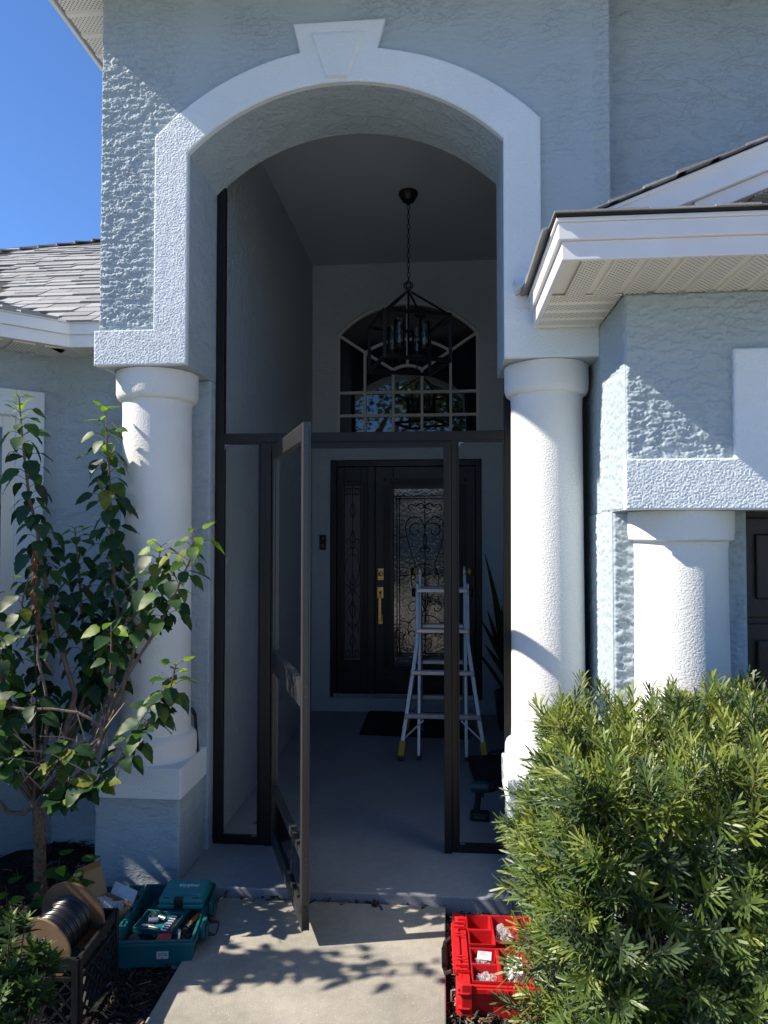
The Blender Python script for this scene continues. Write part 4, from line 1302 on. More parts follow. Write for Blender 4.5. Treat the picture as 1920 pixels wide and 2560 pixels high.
M_teal = plain('teal tool plastic', (0.006, 0.105, 0.125), 0.42, 0, 0.08, 9)
M_teal_l = plain('bright teal case plastic', (0.010, 0.20, 0.22), 0.38, 0, 0.06, 9)
M_drillblk = plain('black rubber grip', (0.010, 0.011, 0.012), 0.6, 0, 0, 6, 0.001, 200)
def impact_driver(name, label, M, group=None):
    """head along +x, handle down, standing on its battery at the origin; M is its placement matrix."""
    t = thing(name, label, 'power drill', ws=False)
    t.matrix_world = M
    mb = MB()
    mb.tube([(-0.055, 0, 0.185), (-0.05, 0, 0.185), (0.02, 0, 0.187), (0.045, 0, 0.187)], [0.026, 0.031, 0.032, 0.028], 18)
    obj('motor_housing', mb, plain('deep teal housing', (0.006, 0.055, 0.066), 0.4), t)
    mb = MB(); mb.tube([(0.046, 0, 0.187), (0.075, 0, 0.187), (0.09, 0, 0.187)], [0.027, 0.022, 0.014], 18); mb.tube([(0.0905, 0, 0.187), (0.115, 0, 0.187)], [0.011, 0.009], 12)
    obj('chuck', mb, M_drillblk, t)
    mb = MB(); mb.tube([(-0.012, 0, 0.165), (-0.016, 0, 0.11), (-0.024, 0, 0.048)], [0.021, 0.018, 0.021], 12)
    obj('handle', mb, M_drillblk, t)
    mb = MB(); mb.box(0.006, 0.018, -0.008, 0.008, 0.125, 0.155)
    obj('trigger', mb, M_drillblk, t, bevel=0.003)
    mb = MB(); mb.box(-0.060, 0.050, -0.036, 0.036, 0.001, 0.047)
    b = obj('battery', mb, M_drillblk, t, bevel=0.010)
    mb = MB(); mb.box(-0.035, 0.025, -0.0368, -0.0362, 0.018, 0.030)
    obj('battery_label', mb, plain('teal battery label', (0.01, 0.10, 0.12), 0.4), b)
    return t
impact_driver('impact_driver', 'black and teal impact driver standing on its battery on the porch floor', Matrix.Translation((0.205, 4.19, 0.041)) @ Matrix.Rotation(-0.12, 4, 'Z'))
M_bag = plain('black tool bag fabric', (0.007, 0.007, 0.008), 0.8, 0, 0.3, 40, 0.003, 150)
bag = thing('tool_bag', 'slumped black fabric tool bag by the foot of the ladder', 'tool bag', (0.42, 4.86, 0.04))
mb = MB(); mb.hexa([(0.20, 4.72, 0.041), (0.62, 4.60, 0.041), (0.66, 5.02, 0.041), (0.17, 5.06, 0.041), (0.17, 4.86, 0.17), (0.62, 4.78, 0.20), (0.62, 4.96, 0.21), (0.15, 5.0, 0.16)])
obj('body', mb, M_bag, bag, bevel=0.025)
mb = MB(); mb.tube([(0.28, 4.86, 0.17), (0.30, 4.83, 0.235), (0.40, 4.82, 0.255), (0.48, 4.82, 0.245), (0.50, 4.85, 0.19)], 0.010, 8)
obj('handle', mb, M_bag, bag)
mb = MB(); mb.box(0.26, 0.50, 4.735, 4.76, 0.06, 0.13)
obj('pocket', mb, M_bag, bag, bevel=0.008)
# dark pry bar leaning behind the left column
pb = thing('pry_bar', 'flat black bar leaning on the wall behind the left column', 'pry bar', (-1.285, 3.63, 0.58))
mb = MB(); mb.bar((-1.262, 3.575, 0.581), (-1.300, 3.640, 0.755), 0.026, 0.010, (1, 0, 0)); mb.bar((-1.300, 3.640, 0.750), (-1.318, 3.63, 0.785), 0.026, 0.010, (1, 0, 0))
obj('blade', mb, M_blk, pb, bevel=0.003)
mb = MB(); mb.tube([(-1.313, 3.619, 0.775), (-1.313, 3.627, 0.775)], 0.006, 10)
obj('rivet', mb, M_screw, pb)
# dead leaf lying in the left panel
mb = MB()
mb.add([(0, 0, 0), (0.03, 0.012, 0.012), (0.06, 0, 0.004), (0.03, -0.014, 0.010), (0.03, 0, 0.004)], [(0, 4, 1), (4, 2, 1), (0, 3, 4), (4, 3, 2)])
dl = obj('dead_leaf', mb, plain('brown dead leaf', (0.05, 0.03, 0.015), 0.8), label='curled brown leaf on the porch floor behind the left sill', cat='leaf')
dl.location = (-1.10, 4.02, 0.043)
# ------------------------------------------------------------------ teal toolbox, opened flat, and what lies in it
TB_LOC, TB_ROT = Vector((-1.185, 3.005, -0.035)), math.radians(8.0)
TBM = Matrix.Translation(TB_LOC) @ Matrix.Rotation(TB_ROT, 4, 'Z')
def in_tb(x, y, z): return TBM @ Vector((x, y, z))
tb = thing('teal_toolbox', 'teal plastic toolbox lying open on the mulch beside the walkway', 'toolbox', TB_LOC, TB_ROT, ws=False)
def open_box(mb, x0, x1, y0, y1, z0, z1, t, floor=0.008, mi=0, taper=0.0):
    o = [(x0 + taper, y0 + taper), (x1 - taper, y0 + taper), (x1 - taper, y1 - taper), (x0 + taper, y1 - taper)]
    O = [(x0, y0), (x1, y0), (x1, y1), (x0, y1)]
    I = [(x0 + t, y0 + t), (x1 - t, y0 + t), (x1 - t, y1 - t), (x0 + t, y1 - t)]
    i_ = [(x0 + t + taper, y0 + t + taper), (x1 - t - taper, y0 + t + taper), (x1 - t - taper, y1 - t - taper), (x0 + t + taper, y1 - t - taper)]
    vs = [(x, y, z0) for x, y in o] + [(x, y, z1) for x, y in O] + [(x, y, z1) for x, y in I] + [(x, y, z0 + floor) for x, y in i_]
    fs = [(3, 2, 1, 0), (12, 13, 14, 15)]
    for k in range(4):
        n = (k + 1) % 4
        fs += [(k, n, 4 + n, 4 + k), (4 + k, 4 + n, 8 + n, 8 + k), (8 + k, 8 + n, 12 + n, 12 + k)]
    return mb.add(vs, fs, False, mi)
W2, D2, HB = 0.155, 0.235, 0.118
mb = MB(); open_box(mb, -W2, W2, -D2, D2, 0.012, HB, 0.012, 0.008, 0, 0.006)
mb.box(-W2 - 0.004, W2 + 0.004, -D2 - 0.006, -D2 - 0.0005, HB - 0.022, HB - 0.008)
mb.box(W2 + 0.0005, W2 + 0.007, -D2, D2, HB - 0.022, HB - 0.008)
mb.box(-W2 - 0.004, W2 + 0.004, D2 + 0.0005, D2 + 0.006, HB - 0.022, HB - 0.008)
for xx in (-W2 + 0.02, W2 - 0.07):
    mb.box(xx, xx + 0.05, -D2 - 0.004, -D2 + 0.03, 0.0, 0.0115)
    mb.box(xx, xx + 0.05, D2 - 0.03, D2 + 0.004, 0.0, 0.0115)
obj('base', mb, M_teal, tb, bevel=0.004)
mb = MB(); open_box(mb, -W2 * 3 - 0.006, -W2 - 0.008, -D2, D2, 0.03, HB - 0.004, 0.012, 0.008, 0, 0.006)
mb.box(-W2 * 3 - 0.012, -W2 * 3 - 0.0065, -D2, D2, HB - 0.026, HB - 0.010)
mb.box(-W2 * 3, -W2 - 0.01, D2 + 0.0005, D2 + 0.007, HB - 0.028, HB - 0.012)
obj('lid', mb, M_teal, tb, bevel=0.004)
for yy in (-0.15, -0.05, 0.05, 0.15):
    mb = MB(); mb.box(-W2 - 0.012, -W2 + 0.006, yy - 0.03, yy + 0.03, HB + 0.0005, HB + 0.005)
    obj('hinge', mb, M_teal, tb, bevel=0.002)
for yy in (-0.10, 0.08):
    mb = MB(); mb.box(W2 + 0.008, W2 + 0.026, yy - 0.038, yy + 0.038, HB - 0.05, HB + 0.004); mb.box(W2 + 0.0265, W2 + 0.034, yy - 0.026, yy + 0.026, HB - 0.062, HB - 0.010)
    obj('latch', mb, M_teal, tb, bevel=0.004)
mb = MB(); mb.box(W2 + 0.0075, W2 + 0.012, -0.055, 0.045, 0.03, 0.06)
mb.tube([(W2 + 0.012, -0.055, 0.052), (W2 + 0.05, -0.055, 0.03), (W2 + 0.056, -0.04, 0.028), (W2 + 0.056, 0.03, 0.028), (W2 + 0.05, 0.045, 0.03), (W2 + 0.012, 0.045, 0.052)], 0.008, 8)
obj('carry_handle', mb, M_blk, tb)
mb = MB(); mb.box(0.012, 0.058, -D2 - 0.0012, -D2 + 0.006, 0.048, 0.076)
lb = obj('label_plate', mb, plain('silver sticker', (0.55, 0.55, 0.54), 0.45), tb, bevel=0.001)
M_ink = plain('black print', (0.01, 0.01, 0.01), 0.6)
text('label_print', 'XT26', 0.016, M_ink, lb, (0.037, -D2 - 0.0018, 0.065), (PI / 2, 0, 0))
text('label_print', '1  mo.', 0.009, M_ink, lb, (0.030, -D2 - 0.0018, 0.054), (PI / 2, 0, 0))

def local_thing(name, label, cat, m, group=None):
    t = thing(name, label, cat, ws=False, group=group)
    t.matrix_world = m
    return t
# closed drill bit case on top
cs = local_thing('bit_case', 'bright teal closed drill bit case with white lettering on top of the open toolbox', 'bit case', TBM @ Matrix.Translation((0.057, 0.075, HB + 0.006)) @ Matrix.Rotation(math.radians(-4), 4, 'Z') @ Matrix.Rotation(math.radians(6), 4, 'X'))
mb = MB(); mb.box(-0.095, 0.095, -0.075, 0.075, 0.0, 0.022)
obj('base', mb, M_teal_l, cs, bevel=0.007)
mb = MB(); mb.box(-0.095, 0.095, -0.075, 0.075, 0.0225, 0.046)
ld = obj('lid', mb, M_teal_l, cs, bevel=0.008)
mb = MB()
mb.box(-0.080, 0.080, -0.045, 0.062, 0.0461, 0.0476)
obj('raised_field', mb, M_teal_l, ld, bevel=0.001)
M_print = plain('white print', (0.75, 0.80, 0.80), 0.5)
text('lettering', 'makita', 0.034, M_print, ld, (0.012, 0.022, 0.0478), (0, 0, PI), shear=0.12)
for xx in (-0.062, 0.062):
    mb = MB(); mb.box(xx - 0.014, xx + 0.014, -0.068, -0.060, 0.0461, 0.0465)
    obj('slot', mb, M_blk, ld)
mb = MB(); mb.box(-0.028, 0.010, -0.0775, -0.055, 0.006, 0.0475)
for k in range(5): mb.box(-0.026 + k * 0.007, -0.0225 + k * 0.007, -0.0785, -0.076, 0.012, 0.044)
obj('latch', mb, M_blk, cs, bevel=0.002)
# open socket tray
tr = local_thing('socket_tray', 'open teal tray of sockets and bits lying in the toolbox', 'tool tray', TBM @ Matrix.Translation((-0.015, -0.085, HB - 0.022)) @ Matrix.Rotation(math.radians(-14), 4, 'Z') @ Matrix.Rotation(math.radians(5), 4, 'X'))
mb = MB(); open_box(mb, -0.085, 0.085, -0.062, 0.062, 0.0, 0.026, 0.004, 0.004)
obj('tray', mb, M_teal, tr, bevel=0.002)
mb = MB(); open_box(mb, -0.085, 0.085, 0.064, 0.165, 0.004, 0.020, 0.004, 0.004)
obj('lid', mb, M_teal, tr, bevel=0.002)
mb = MB(); mb.box(0.03, 0.070, -0.055, 0.055, 0.0045, 0.014)
bh = obj('bit_holder', mb, M_blk, tr, bevel=0.002)
M_steel = plain('bright tool steel', (0.62, 0.62, 0.62), 0.25, 0.9)
for k in range(7):
    mb = MB(); yy = -0.045 + k * 0.015
    mb.tube([(0.032, yy, 0.017), (0.058, yy, 0.017)], 0.0036, 6)
    obj('bit', mb, M_steel, bh)
for k, (sx, sy, ln, r, an2) in enumerate([(-0.03, 0.01, 0.04, 0.012, 0.3), (0.0, 0.03, 0.032, 0.011, -0.2), (-0.04, -0.02, 0.05, 0.006, 0.1), (-0.005, -0.03, 0.05, 0.007, -0.1), (-0.05, 0.035, 0.028, 0.013, 1.3)]):
    d = Vector((math.cos(an2), math.sin(an2), 0)) * ln / 2
    c = Vector((sx, sy, 0.005 + r))
    mb = MB(); mb.tube([c - d, c + d], [r, r * 0.86], 12)
    obj('socket', mb, M_steel, tr)
# wooden handled chisel, red glove, drill in the box
cz = local_thing('chisel', 'scraper with an amber wooden handle lying in the toolbox', 'scraper', TBM @ Matrix.Translation((0.105, -0.065, HB - 0.03)) @ Matrix.Rotation(math.radians(62), 4, 'Z') @ Matrix.Rotation(math.radians(-6), 4, 'Y'))
mb = MB(); mb.lathe([(0.001, 0.0), (0.012, 0.002), (0.015, 0.03), (0.013, 0.07), (0.010, 0.095), (0.001, 0.096)], (0, 0, 0), 14, axis='x')
obj('handle', mb, plain('amber wood', (0.30, 0.12, 0.025), 0.35, 0, 0.3, 40), cz)
mb = MB(); mb.lathe([(0.011, -0.022), (0.0115, -0.001), (0.001, -0.001)], (0, 0, 0), 14, axis='x'); mb.bar((-0.02, 0, 0), (-0.085, 0, -0.006), 0.018, 0.004)
obj('blade', mb, M_steel, cz, bevel=0.001)
M_red = plain('red glove knit', (0.50, 0.035, 0.045), 0.8, 0, 0.15, 60, 0.001, 300)
M_dk = plain('black rubber palm', (0.012, 0.012, 0.014), 0.7)
gl = local_thing('glove', 'red and black work glove with a white cuff edge lying in the toolbox front', 'glove', TBM @ Matrix.Translation((0.085, -0.178, 0.058)) @ Matrix.Rotation(math.radians(15), 4, 'Z'))
def skin_body(edges_pts, radii, edges):
    me = bpy.data.meshes.new('glove_body')
    me.from_pydata(edges_pts, edges, [])
    o = bpy.data.objects.new('glove_body', me); COL.objects.link(o)
    o.modifiers.new('skin', 'SKIN')
    sv = me.skin_vertices[0].data
    for i, r in enumerate(radii):
        sv[i].radius = (r[0], r[1]) if hasattr(r, '__len__') else (r, r)
    sv[0].use_root = True
    s = o.modifiers.new('sub', 'SUBSURF'); s.levels = 2; s.render_levels = 2
    dg = bpy.context.evaluated_depsgraph_get()
    m2 = bpy.data.meshes.new_from_object(o.evaluated_get(dg))
    bpy.data.objects.remove(o)
    for p in m2.polygons: p.use_smooth = True
    return m2
gpts = [(-0.03, 0, 0.02), (0.0, 0, 0.03), (0.03, 0.01, 0.03), (0.055, 0.022, 0.028), (0.075, 0.028, 0.018), (0.058, 0.006, 0.030), (0.082, 0.008, 0.024), (0.055, -0.010, 0.027), (0.080, -0.014, 0.016), (0.048, -0.022, 0.022), (0.068, -0.030, 0.008), (0.02, 0.03, 0.04), (0.04, 0.045, 0.044)]
gm = skin_body(gpts, [(.026, .018), (.028, .018), (.028, .016), .010, .009, .010, .009, .010, .009, .009, .008, .011, .010],
               [(0, 1), (1, 2), (2, 3), (3, 4), (2, 5), (5, 6), (2, 7), (7, 8), (2, 9), (9, 10), (1, 11), (11, 12)])
obj('hand', gm, M_dk, gl)
mb = MB(); mb.lathe([(0.034, -0.045), (0.037, -0.02), (0.034, 0.006), (0.030, 0.006), (0.031, -0.045)], (-0.035, 0, 0.025), 20, axis='x')
obj('cuff', mb, M_red, gl)
mb = MB(); mb.tube([(-0.008 + 0.012 * math.sin(t), 0.040 * math.cos(t), 0.028 + 0.036 * math.sin(t)) for t in [2 * PI * j / 24 for j in range(24)]], 0.005, 6, closed=True)
obj('cuff_edge', mb, plain('grey white elastic', (0.55, 0.54, 0.52), 0.8), gl)
impact_driver('power_drill', 'black drill lying at the back of the open toolbox', TBM @ Matrix.Translation((-0.105, 0.035, 0.055)) @ Matrix.Rotation(math.radians(62), 4, 'Z') @ Matrix.Rotation(math.radians(88), 4, 'X') @ Matrix.Translation((0, 0, -0.1)))
mb = MB(); mb.lathe([(0.001, 0.02), (0.028, 0.02), (0.030, 0.03), (0.030, 0.085), (0.022, 0.098), (0.001, 0.10)], (0, 0, 0), 20)
cup = obj('putty_tub', mb, plain('dark grey tub', (0.03, 0.033, 0.04), 0.45), label='dark grey rounded tub in the front left corner of the toolbox', cat='tub')
cup.matrix_world = TBM @ Matrix.Translation((-0.095, -0.165, 0))
bx = local_thing('parts_cup', 'small square teal parts cup next to the red glove', 'cup', TBM @ Matrix.Translation((0.022, -0.17, 0.021)))
mb = MB(); open_box(mb, -0.028, 0.028, -0.03, 0.03, 0.0, 0.068, 0.003, 0.003); 
obj('cup', mb, M_teal, bx)
mb = MB(); mb.box(-0.0248, 0.0248, -0.001, 0.001, 0.004, 0.062)
obj('divider', mb, M_teal, bx)
# cardboard carton with crumpled plastic, in the lid
M_card = plain('tan cardboard', (0.36, 0.24, 0.12), 0.8, 0, 0.06, 14)
M_cardw = plain('white lined cardboard', (0.55, 0.56, 0.62), 0.6)
cb = local_thing('cardboard_box', 'small open tan cardboard box of crumpled plastic lying in the toolbox lid', 'box', TBM @ Matrix.Translation((-0.285, 0.035, 0.045)) @ Matrix.Rotation(math.radians(-38), 4, 'Z'))
mb = MB(); open_box(mb, -0.075, 0.10, -0.075, 0.075, 0, 0.085, 0.003, 0.003)
obj('carton', mb, [M_card], cb)
mb = MB(); mb.hexa([(-0.076, -0.072, 0.086), (-0.076, 0.072, 0.086), (-0.130, 0.072, 0.190), (-0.130, -0.072, 0.190), (-0.079, -0.072, 0.086), (-0.079, 0.072, 0.086), (-0.133, 0.072, 0.190), (-0.133, -0.072, 0.190)])
obj('flap', mb, M_card, cb)
mb = MB(); mb.hexa([(-0.131, -0.068, 0.191), (-0.131, 0.068, 0.191), (-0.105, 0.058, 0.228), (-0.105, -0.058, 0.228), (-0.134, -0.068, 0.191), (-0.134, 0.068, 0.191), (-0.108, 0.058, 0.229), (-0.108, -0.058, 0.229)])
obj('tuck_flap', mb, M_card, cb)
mb = MB(); mb.hexa([(-0.06, 0.0765, 0.086), (0.098, 0.0765, 0.086), (0.098, 0.10, 0.128), (-0.06, 0.10, 0.128), (-0.06, 0.0795, 0.086), (0.098, 0.0795, 0.086), (0.098, 0.103, 0.128), (-0.06, 0.103, 0.128)])
obj('flap', mb, M_cardw, cb)
M_bagp = new_mat('crumpled clear plastic')
def plastic():
    m, nt, b = M_bagp
    b.inputs['Base Color'].default_value = (0.62, 0.65, 0.69, 1)
    b.inputs['Roughness'].default_value = 0.12
    tp = nt.nodes.new('ShaderNodeBsdfTransparent')
    mx = nt.nodes.new('ShaderNodeMixShader'); mx.inputs[0].default_value = 0.33
    nt.links.new(tp.outputs[0], mx.inputs[1]); nt.links.new(b.outputs[0], mx.inputs[2])
    nt.links.new(mx.outputs[0], nt.nodes['Material Output'].inputs[0])
    return m
M_bagp = plastic()
from mathutils import noise as mnoise
def crumple(r, sx, sy, sz, amp, seed, sub=4):
    bm = bmesh.new()
    bmesh.ops.create_icosphere(bm, subdivisions=sub, radius=1)
    for v in bm.verts:
        p = v.co.copy()
        k = 1 + amp * mnoise.noise(p * 1.9 + Vector((seed, 0, 0))) - amp * 0.9 * abs(mnoise.noise(p * 4 + Vector((0, seed, 0)))) - amp * 0.35 * abs(mnoise.noise(p * 9 + Vector((0, seed, 3))))
        v.co = Vector((p.x * sx * k, p.y * sy * k, p.z * sz * k)) * r
    me = bpy.data.meshes.new('crumpled'); bm.to_mesh(me); bm.free()
    return me
for k in range(3):
    o = obj('plastic_wrap', crumple(1, 0.048, 0.042, 0.028, 0.7, k * 3.1), M_bagp, cb)
    o.location = (-0.025 + 0.04 * k, 0.012 * (-1) ** k, 0.078)

# ------------------------------------------------------------------ black milk crate with a cable spool
CRL = Vector((-1.425, 2.525, -0.04))
ct = thing('milk_crate', 'black plastic lattice milk crate standing on the mulch', 'crate', CRL, math.radians(3), ws=False)
cw, cd, chh = 0.17, 0.165, 0.285
M_crate = plain('scuffed black crate plastic', (0.007, 0.007, 0.008), 0.5, 0, 0.3, 25)
def crate_side(axis, sgn, name='side_panel'):
    mb = MB()
    L_ = cd if axis == 'x' else cw
    off = sgn * (cw if axis == 'x' else cd)
    def pt(a, z, o=0.0):
        return (off - sgn * o, a, z) if axis == 'x' else (a, off - sgn * o, z)
    upv = (1, 0, 0) if axis == 'x' else (0, 1, 0)
    for z, h in ((0.010, 0.02), (0.265, 0.04), (0.215, 0.012), (0.06, 0.012)):
        mb.bar(pt(-L_ + .001, z, 0.006), pt(L_ - .001, z, 0.006), 0.0121, h, (0, 0, 1))
    for a in (-L_ + 0.012, L_ - 0.012):
        mb.bar(pt(a, 0.0), pt(a, chh - 0.001), 0.022, 0.010, upv)
    zz0, zz1 = 0.06, 0.215
    n = 6
    for k in range(-3, n + 1):
        for dirn in (1, -1):
            a0 = -L_ + 2 * L_ * k / n; a1 = a0 + (zz1 - zz0) * 0.9
            if dirn < 0: a0, a1 = a1, a0
            # clip to the panel
            z0, z1 = zz0, zz1
            lo, hi = -L_ + 0.02, L_ - 0.02
            def clip(a0, z0, a1, z1, lim, less):
                if a0 == a1: return a0, z0, a1, z1
                def zat(l): return z0 + (z1 - z0) * (l - a0) / (a1 - a0)
                if less:
                    if a0 < lim: z0n = zat(lim); a0n = lim
                    else: a0n, z0n = a0, z0
                    if a1 < lim: z1n = zat(lim); a1n = lim
                    else: a1n, z1n = a1, z1
                else:
                    if a0 > lim: z0n = zat(lim); a0n = lim
                    else: a0n, z0n = a0, z0
                    if a1 > lim: z1n = zat(lim); a1n = lim
                    else: a1n, z1n = a1, z1
                return a0n, z0n, a1n, z1n
            if max(a0, a1) < lo or min(a0, a1) > hi: continue
            a0, z0, a1, z1 = clip(a0, z0, a1, z1, lo, True)
            a0, z0, a1, z1 = clip(a0, z0, a1, z1, hi, False)
            if abs(a1 - a0) > 0.01:
                mb.bar(pt(a0, z0, 0.004 + 0.0007 * dirn), pt(a1, z1, 0.004 + 0.0007 * dirn), 0.007, 0.008, upv)
    return obj(name, mb, M_crate, ct)
for ax, sg in (('x', 1), ('x', -1), ('y', 1), ('y', -1)):
    crate_side(ax, sg)
mb = MB()
for k in range(7):
    a = -cw + 0.02 + k * (2 * cw - 0.04) / 6
    mb.box(a - 0.006, a + 0.006, -cd + 0.012, cd - 0.012, 0.002, 0.014)
    b = -cd + 0.02 + k * (2 * cd - 0.04) / 6
    mb.box(-cw + 0.012, cw - 0.012, b - 0.006, b + 0.006, 0.0025, 0.0135)
obj('bottom_grid', mb, M_crate, ct)
spl = local_thing('cable_spool', 'cardboard and wood spool of black cable sitting in the milk crate', 'spool', Matrix.Translation((-1.405, 2.515, 0.252)) @ Matrix.Rotation(math.radians(-7), 4, 'Z') @ Matrix.Rotation(math.radians(9), 4, 'X'))
M_fl = plain('worn brown fibreboard', (0.13, 0.075, 0.038), 0.7, 0, 0.25, 12, 0.001, 40)
M_fl2 = plain('plain pale brown board', (0.24, 0.145, 0.075), 0.7, 0, 0.12, 10)
mb = MB(); mb.lathe([(0.02, 0.085), (0.131, 0.085), (0.132, 0.089), (0.131, 0.093), (0.02, 0.093)], (0, 0, 0), 48, axis='y')
obj('flange', mb, M_fl, spl)
mb = MB(); mb.lathe([(0.001, -0.085), (0.117, -0.085), (0.118, -0.089), (0.117, -0.093), (0.001, -0.093)], (0, 0, 0), 48, axis='y')
obj('flange', mb, M_fl2, spl, label='pale brown front flange')
prof = []
n = 22
for k in range(n):
    y0 = -0.0845 + 0.169 * k / n; w_ = 0.169 / n
    for q in range(5):
        a = PI * q / 4
        prof.append((0.080 + 0.0035 * math.sin(a) + 0.002 * math.sin(k * 1.7), y0 + w_ * (q / 4)))
mb = MB(); mb.lathe(prof, (0, 0, 0), 40, axis='y')
obj('cable', mb, plain('black cable jacket', (0.014, 0.014, 0.015), 0.32), spl)

# ------------------------------------------------------------------ red parts organiser
RL = Vector((0.05, 2.615, -0.04))
ro = thing('parts_organizer', 'red plastic parts organizer standing open on the mulch right of the walkway', 'organizer', RL, math.radians(1.0), ws=False)
M_rd = plain('red tool plastic', (0.52, 0.012, 0.016), 0.38, 0, 0.06, 9)
RW, RD, RH = 0.40, 0.475, 0.125
mb = MB(); open_box(mb, 0.0, RW, 0.0, RD, 0.0, RH - 0.012, 0.012, 0.03, 0, 0.004)
mb.box(-0.006, RW + 0.006, -0.008, -0.0005, RH - 0.035, RH - 0.018)
for k in range(9): mb.box(0.10 + k * 0.03, 0.115 + k * 0.03, -0.011, -0.0085, RH - 0.033, RH - 0.02)
mb.box(0.012, 0.040, 0.0125, RD - 0.0125, 0.031, RH - 0.014)
for yy in (0.10, 0.26, 0.40):
    mb.box(0.041, 0.048, yy - 0.01, yy + 0.01, RH - 0.05, RH - 0.02)
obj('base', mb, M_rd, ro, bevel=0.004)
for x0, y0 in ((-0.012, -0.012), (-0.012, RD - 0.045)):
    mb = MB(); mb.prism([(x0, y0 + 0.02), (x0 + 0.02, y0), (x0 + 0.058, y0), (x0 + 0.058, y0 + 0.006), (x0 + 0.006, y0 + 0.056), (x0, y0 + 0.056)], 'xy', 0.004, RH - 0.002)
    mb.box(x0 + 0.004, x0 + 0.05, y0 - 0.004, y0 + 0.03, RH * 0.7, RH * 0.76); mb.box(x0 + 0.004, x0 + 0.05, y0 - 0.004, y0 + 0.03, RH * 0.28, RH * 0.34)
    obj('corner_post', mb, M_rd, ro, bevel=0.003)
mb = MB()
mb.box(-0.020, 0.010, 0.09, 0.40, RH - 0.030, RH - 0.006)
for yy in (0.07, 0.10, 0.36, 0.39):
    mb.box(-0.012, 0.036, yy, yy + 0.008, RH - 0.012, RH + 0.004)
for yy in (0.14, 0.16, 0.30, 0.32):
    mb.box(-0.008, 0.030, yy, yy + 0.006, RH - 0.006, RH)
obj('side_rail', mb, M_rd, ro, bevel=0.003)
mb = MB(); mb.tube([(-0.022, 0.12, 0.09), (-0.046, 0.13, 0.075), (-0.050, 0.16, 0.072), (-0.050, 0.30, 0.072), (-0.046, 0.33, 0.075), (-0.022, 0.34, 0.09)], 0.009, 8)
for k in range(14): mb.tube([(-0.050, 0.17 + k * 0.009, 0.0745), (-0.050, 0.173 + k * 0.009, 0.0745)], 0.0118, 8)
obj('handle', mb, M_blk, ro)
mb = MB(); mb.tube([(-0.014, 0.02, 0.085), (-0.028, 0.018, 0.083), (-0.028, 0.018, 0.045), (-0.014, 0.02, 0.043)], 0.0035, 8)
obj('latch_wire', mb, M_alu, ro)
bins = [(0.046, 0.355, 0.095, 0.105, 'holding loose screws, at the back left of the organizer'),
        (0.150, 0.275, 0.095, 0.185, 'holding a bag of steel clips, back row second column'),
        (0.254, 0.355, 0.095, 0.105, 'in the back row partly under the hedge'),
        (0.050, 0.250, 0.098, 0.098, 'standing empty in front of the bin of screws'),
        (0.050, 0.122, 0.098, 0.098, 'holding bags with blue printed labels'),
        (0.156, 0.018, 0.100, 0.202, 'holding a large white bag of parts'),
        (0.050, 0.018, 0.098, 0.098, 'holding one clear bag, at the front left of the organizer'),
        (0.262, 0.018, 0.095, 0.202, 'in the front row under the hedge leaves')]
M_rdbin = plain('red bin plastic', (0.48, 0.014, 0.018), 0.35, 0, 0.06, 12)
binT = []
for k, (x, y, w_, d_, txt) in enumerate(bins):
    T = Matrix.Translation(RL) @ Matrix.Rotation(math.radians(1.0), 4, 'Z') @ Matrix.Translation((x, y, 0.034))
    b = local_thing('parts_bin', 'red parts bin ' + txt, 'parts bin', T, group='red bins in the organizer')
    mb = MB(); open_box(mb, 0.0, w_, 0.0, d_, 0.0, 0.086, 0.0025, 0.003, 0, 0.005)
    obj('bin', mb, M_rdbin, b)
    mb = MB(); open_box(mb, -0.001, w_ + 0.001, -0.001, d_ + 0.001, 0.079, 0.0875, 0.003, -0.0001)
    mb = MB()
    mb.box(-0.0035, w_ + 0.0035, -0.0035, -0.0003, 0.078, 0.0885); mb.box(-0.0035, w_ + 0.0035, d_ + 0.0003, d_ + 0.0035, 0.078, 0.0885)
    mb.box(-0.0035, -0.0003, 0, d_, 0.078, 0.0882); mb.box(w_ + 0.0003, w_ + 0.0035, 0, d_, 0.078, 0.0882)
    obj('rim', mb, M_rdbin, b, bevel=0.0008)
    binT.append(T)
def bag_of_parts(label, T, sx, sy, sz, seed, printed=0):
    t = local_thing('plastic_bag', label, 'bag', T)
    obj('film', crumple(1, sx, sy, sz, 0.55, seed), M_bagp, t)
    mb = MB()
    r = random.Random(seed)
    for k in range(16):
        a = Vector((r.uniform(-.6, .6) * sx, r.uniform(-.6, .6) * sy, r.uniform(-.5, .3) * sz))
        d = Vector((r.uniform(-1, 1), r.uniform(-1, 1), r.uniform(-.4, .4))).normalized() * 0.012
        mb.tube([a - d, a + d], 0.0028, 5)
    obj('hardware', mb, M_steel if not printed else plain('white plastic fittings', (0.65, 0.66, 0.68), 0.4), t)
    if printed:
        mb = MB(); mb.add([(-sx * .7, -sy * .6, sz * 1.05), (sx * .6, -sy * .75, sz * 1.0), (sx * .75, sy * .5, sz * 1.12), (-sx * .55, sy * .6, sz * 1.15)], [(0, 1, 2, 3)])
        pp = obj('paper_label', mb, M_paper, t)
        s_ = pp.modifiers.new('thick', 'SOLIDIFY'); s_.thickness = 0.0006
        mb = MB()
        for row in range(printed):
            z = sz * 1.09 + 0.004
            y = sy * (0.36 - 0.8 * row / max(1, printed))
            mb.box(-sx * .45, sx * (0.2 + 0.3 * ((row * 7) % 3) / 2), y - 0.0012, y + 0.0008, z, z + 0.0003)
        obj('print_lines', mb, M_ink if printed > 3 else M_blue, t)
M_paper = plain('white paper', (0.72, 0.72, 0.72), 0.6)
M_blue = plain('blue print', (0.03, 0.05, 0.35), 0.5)
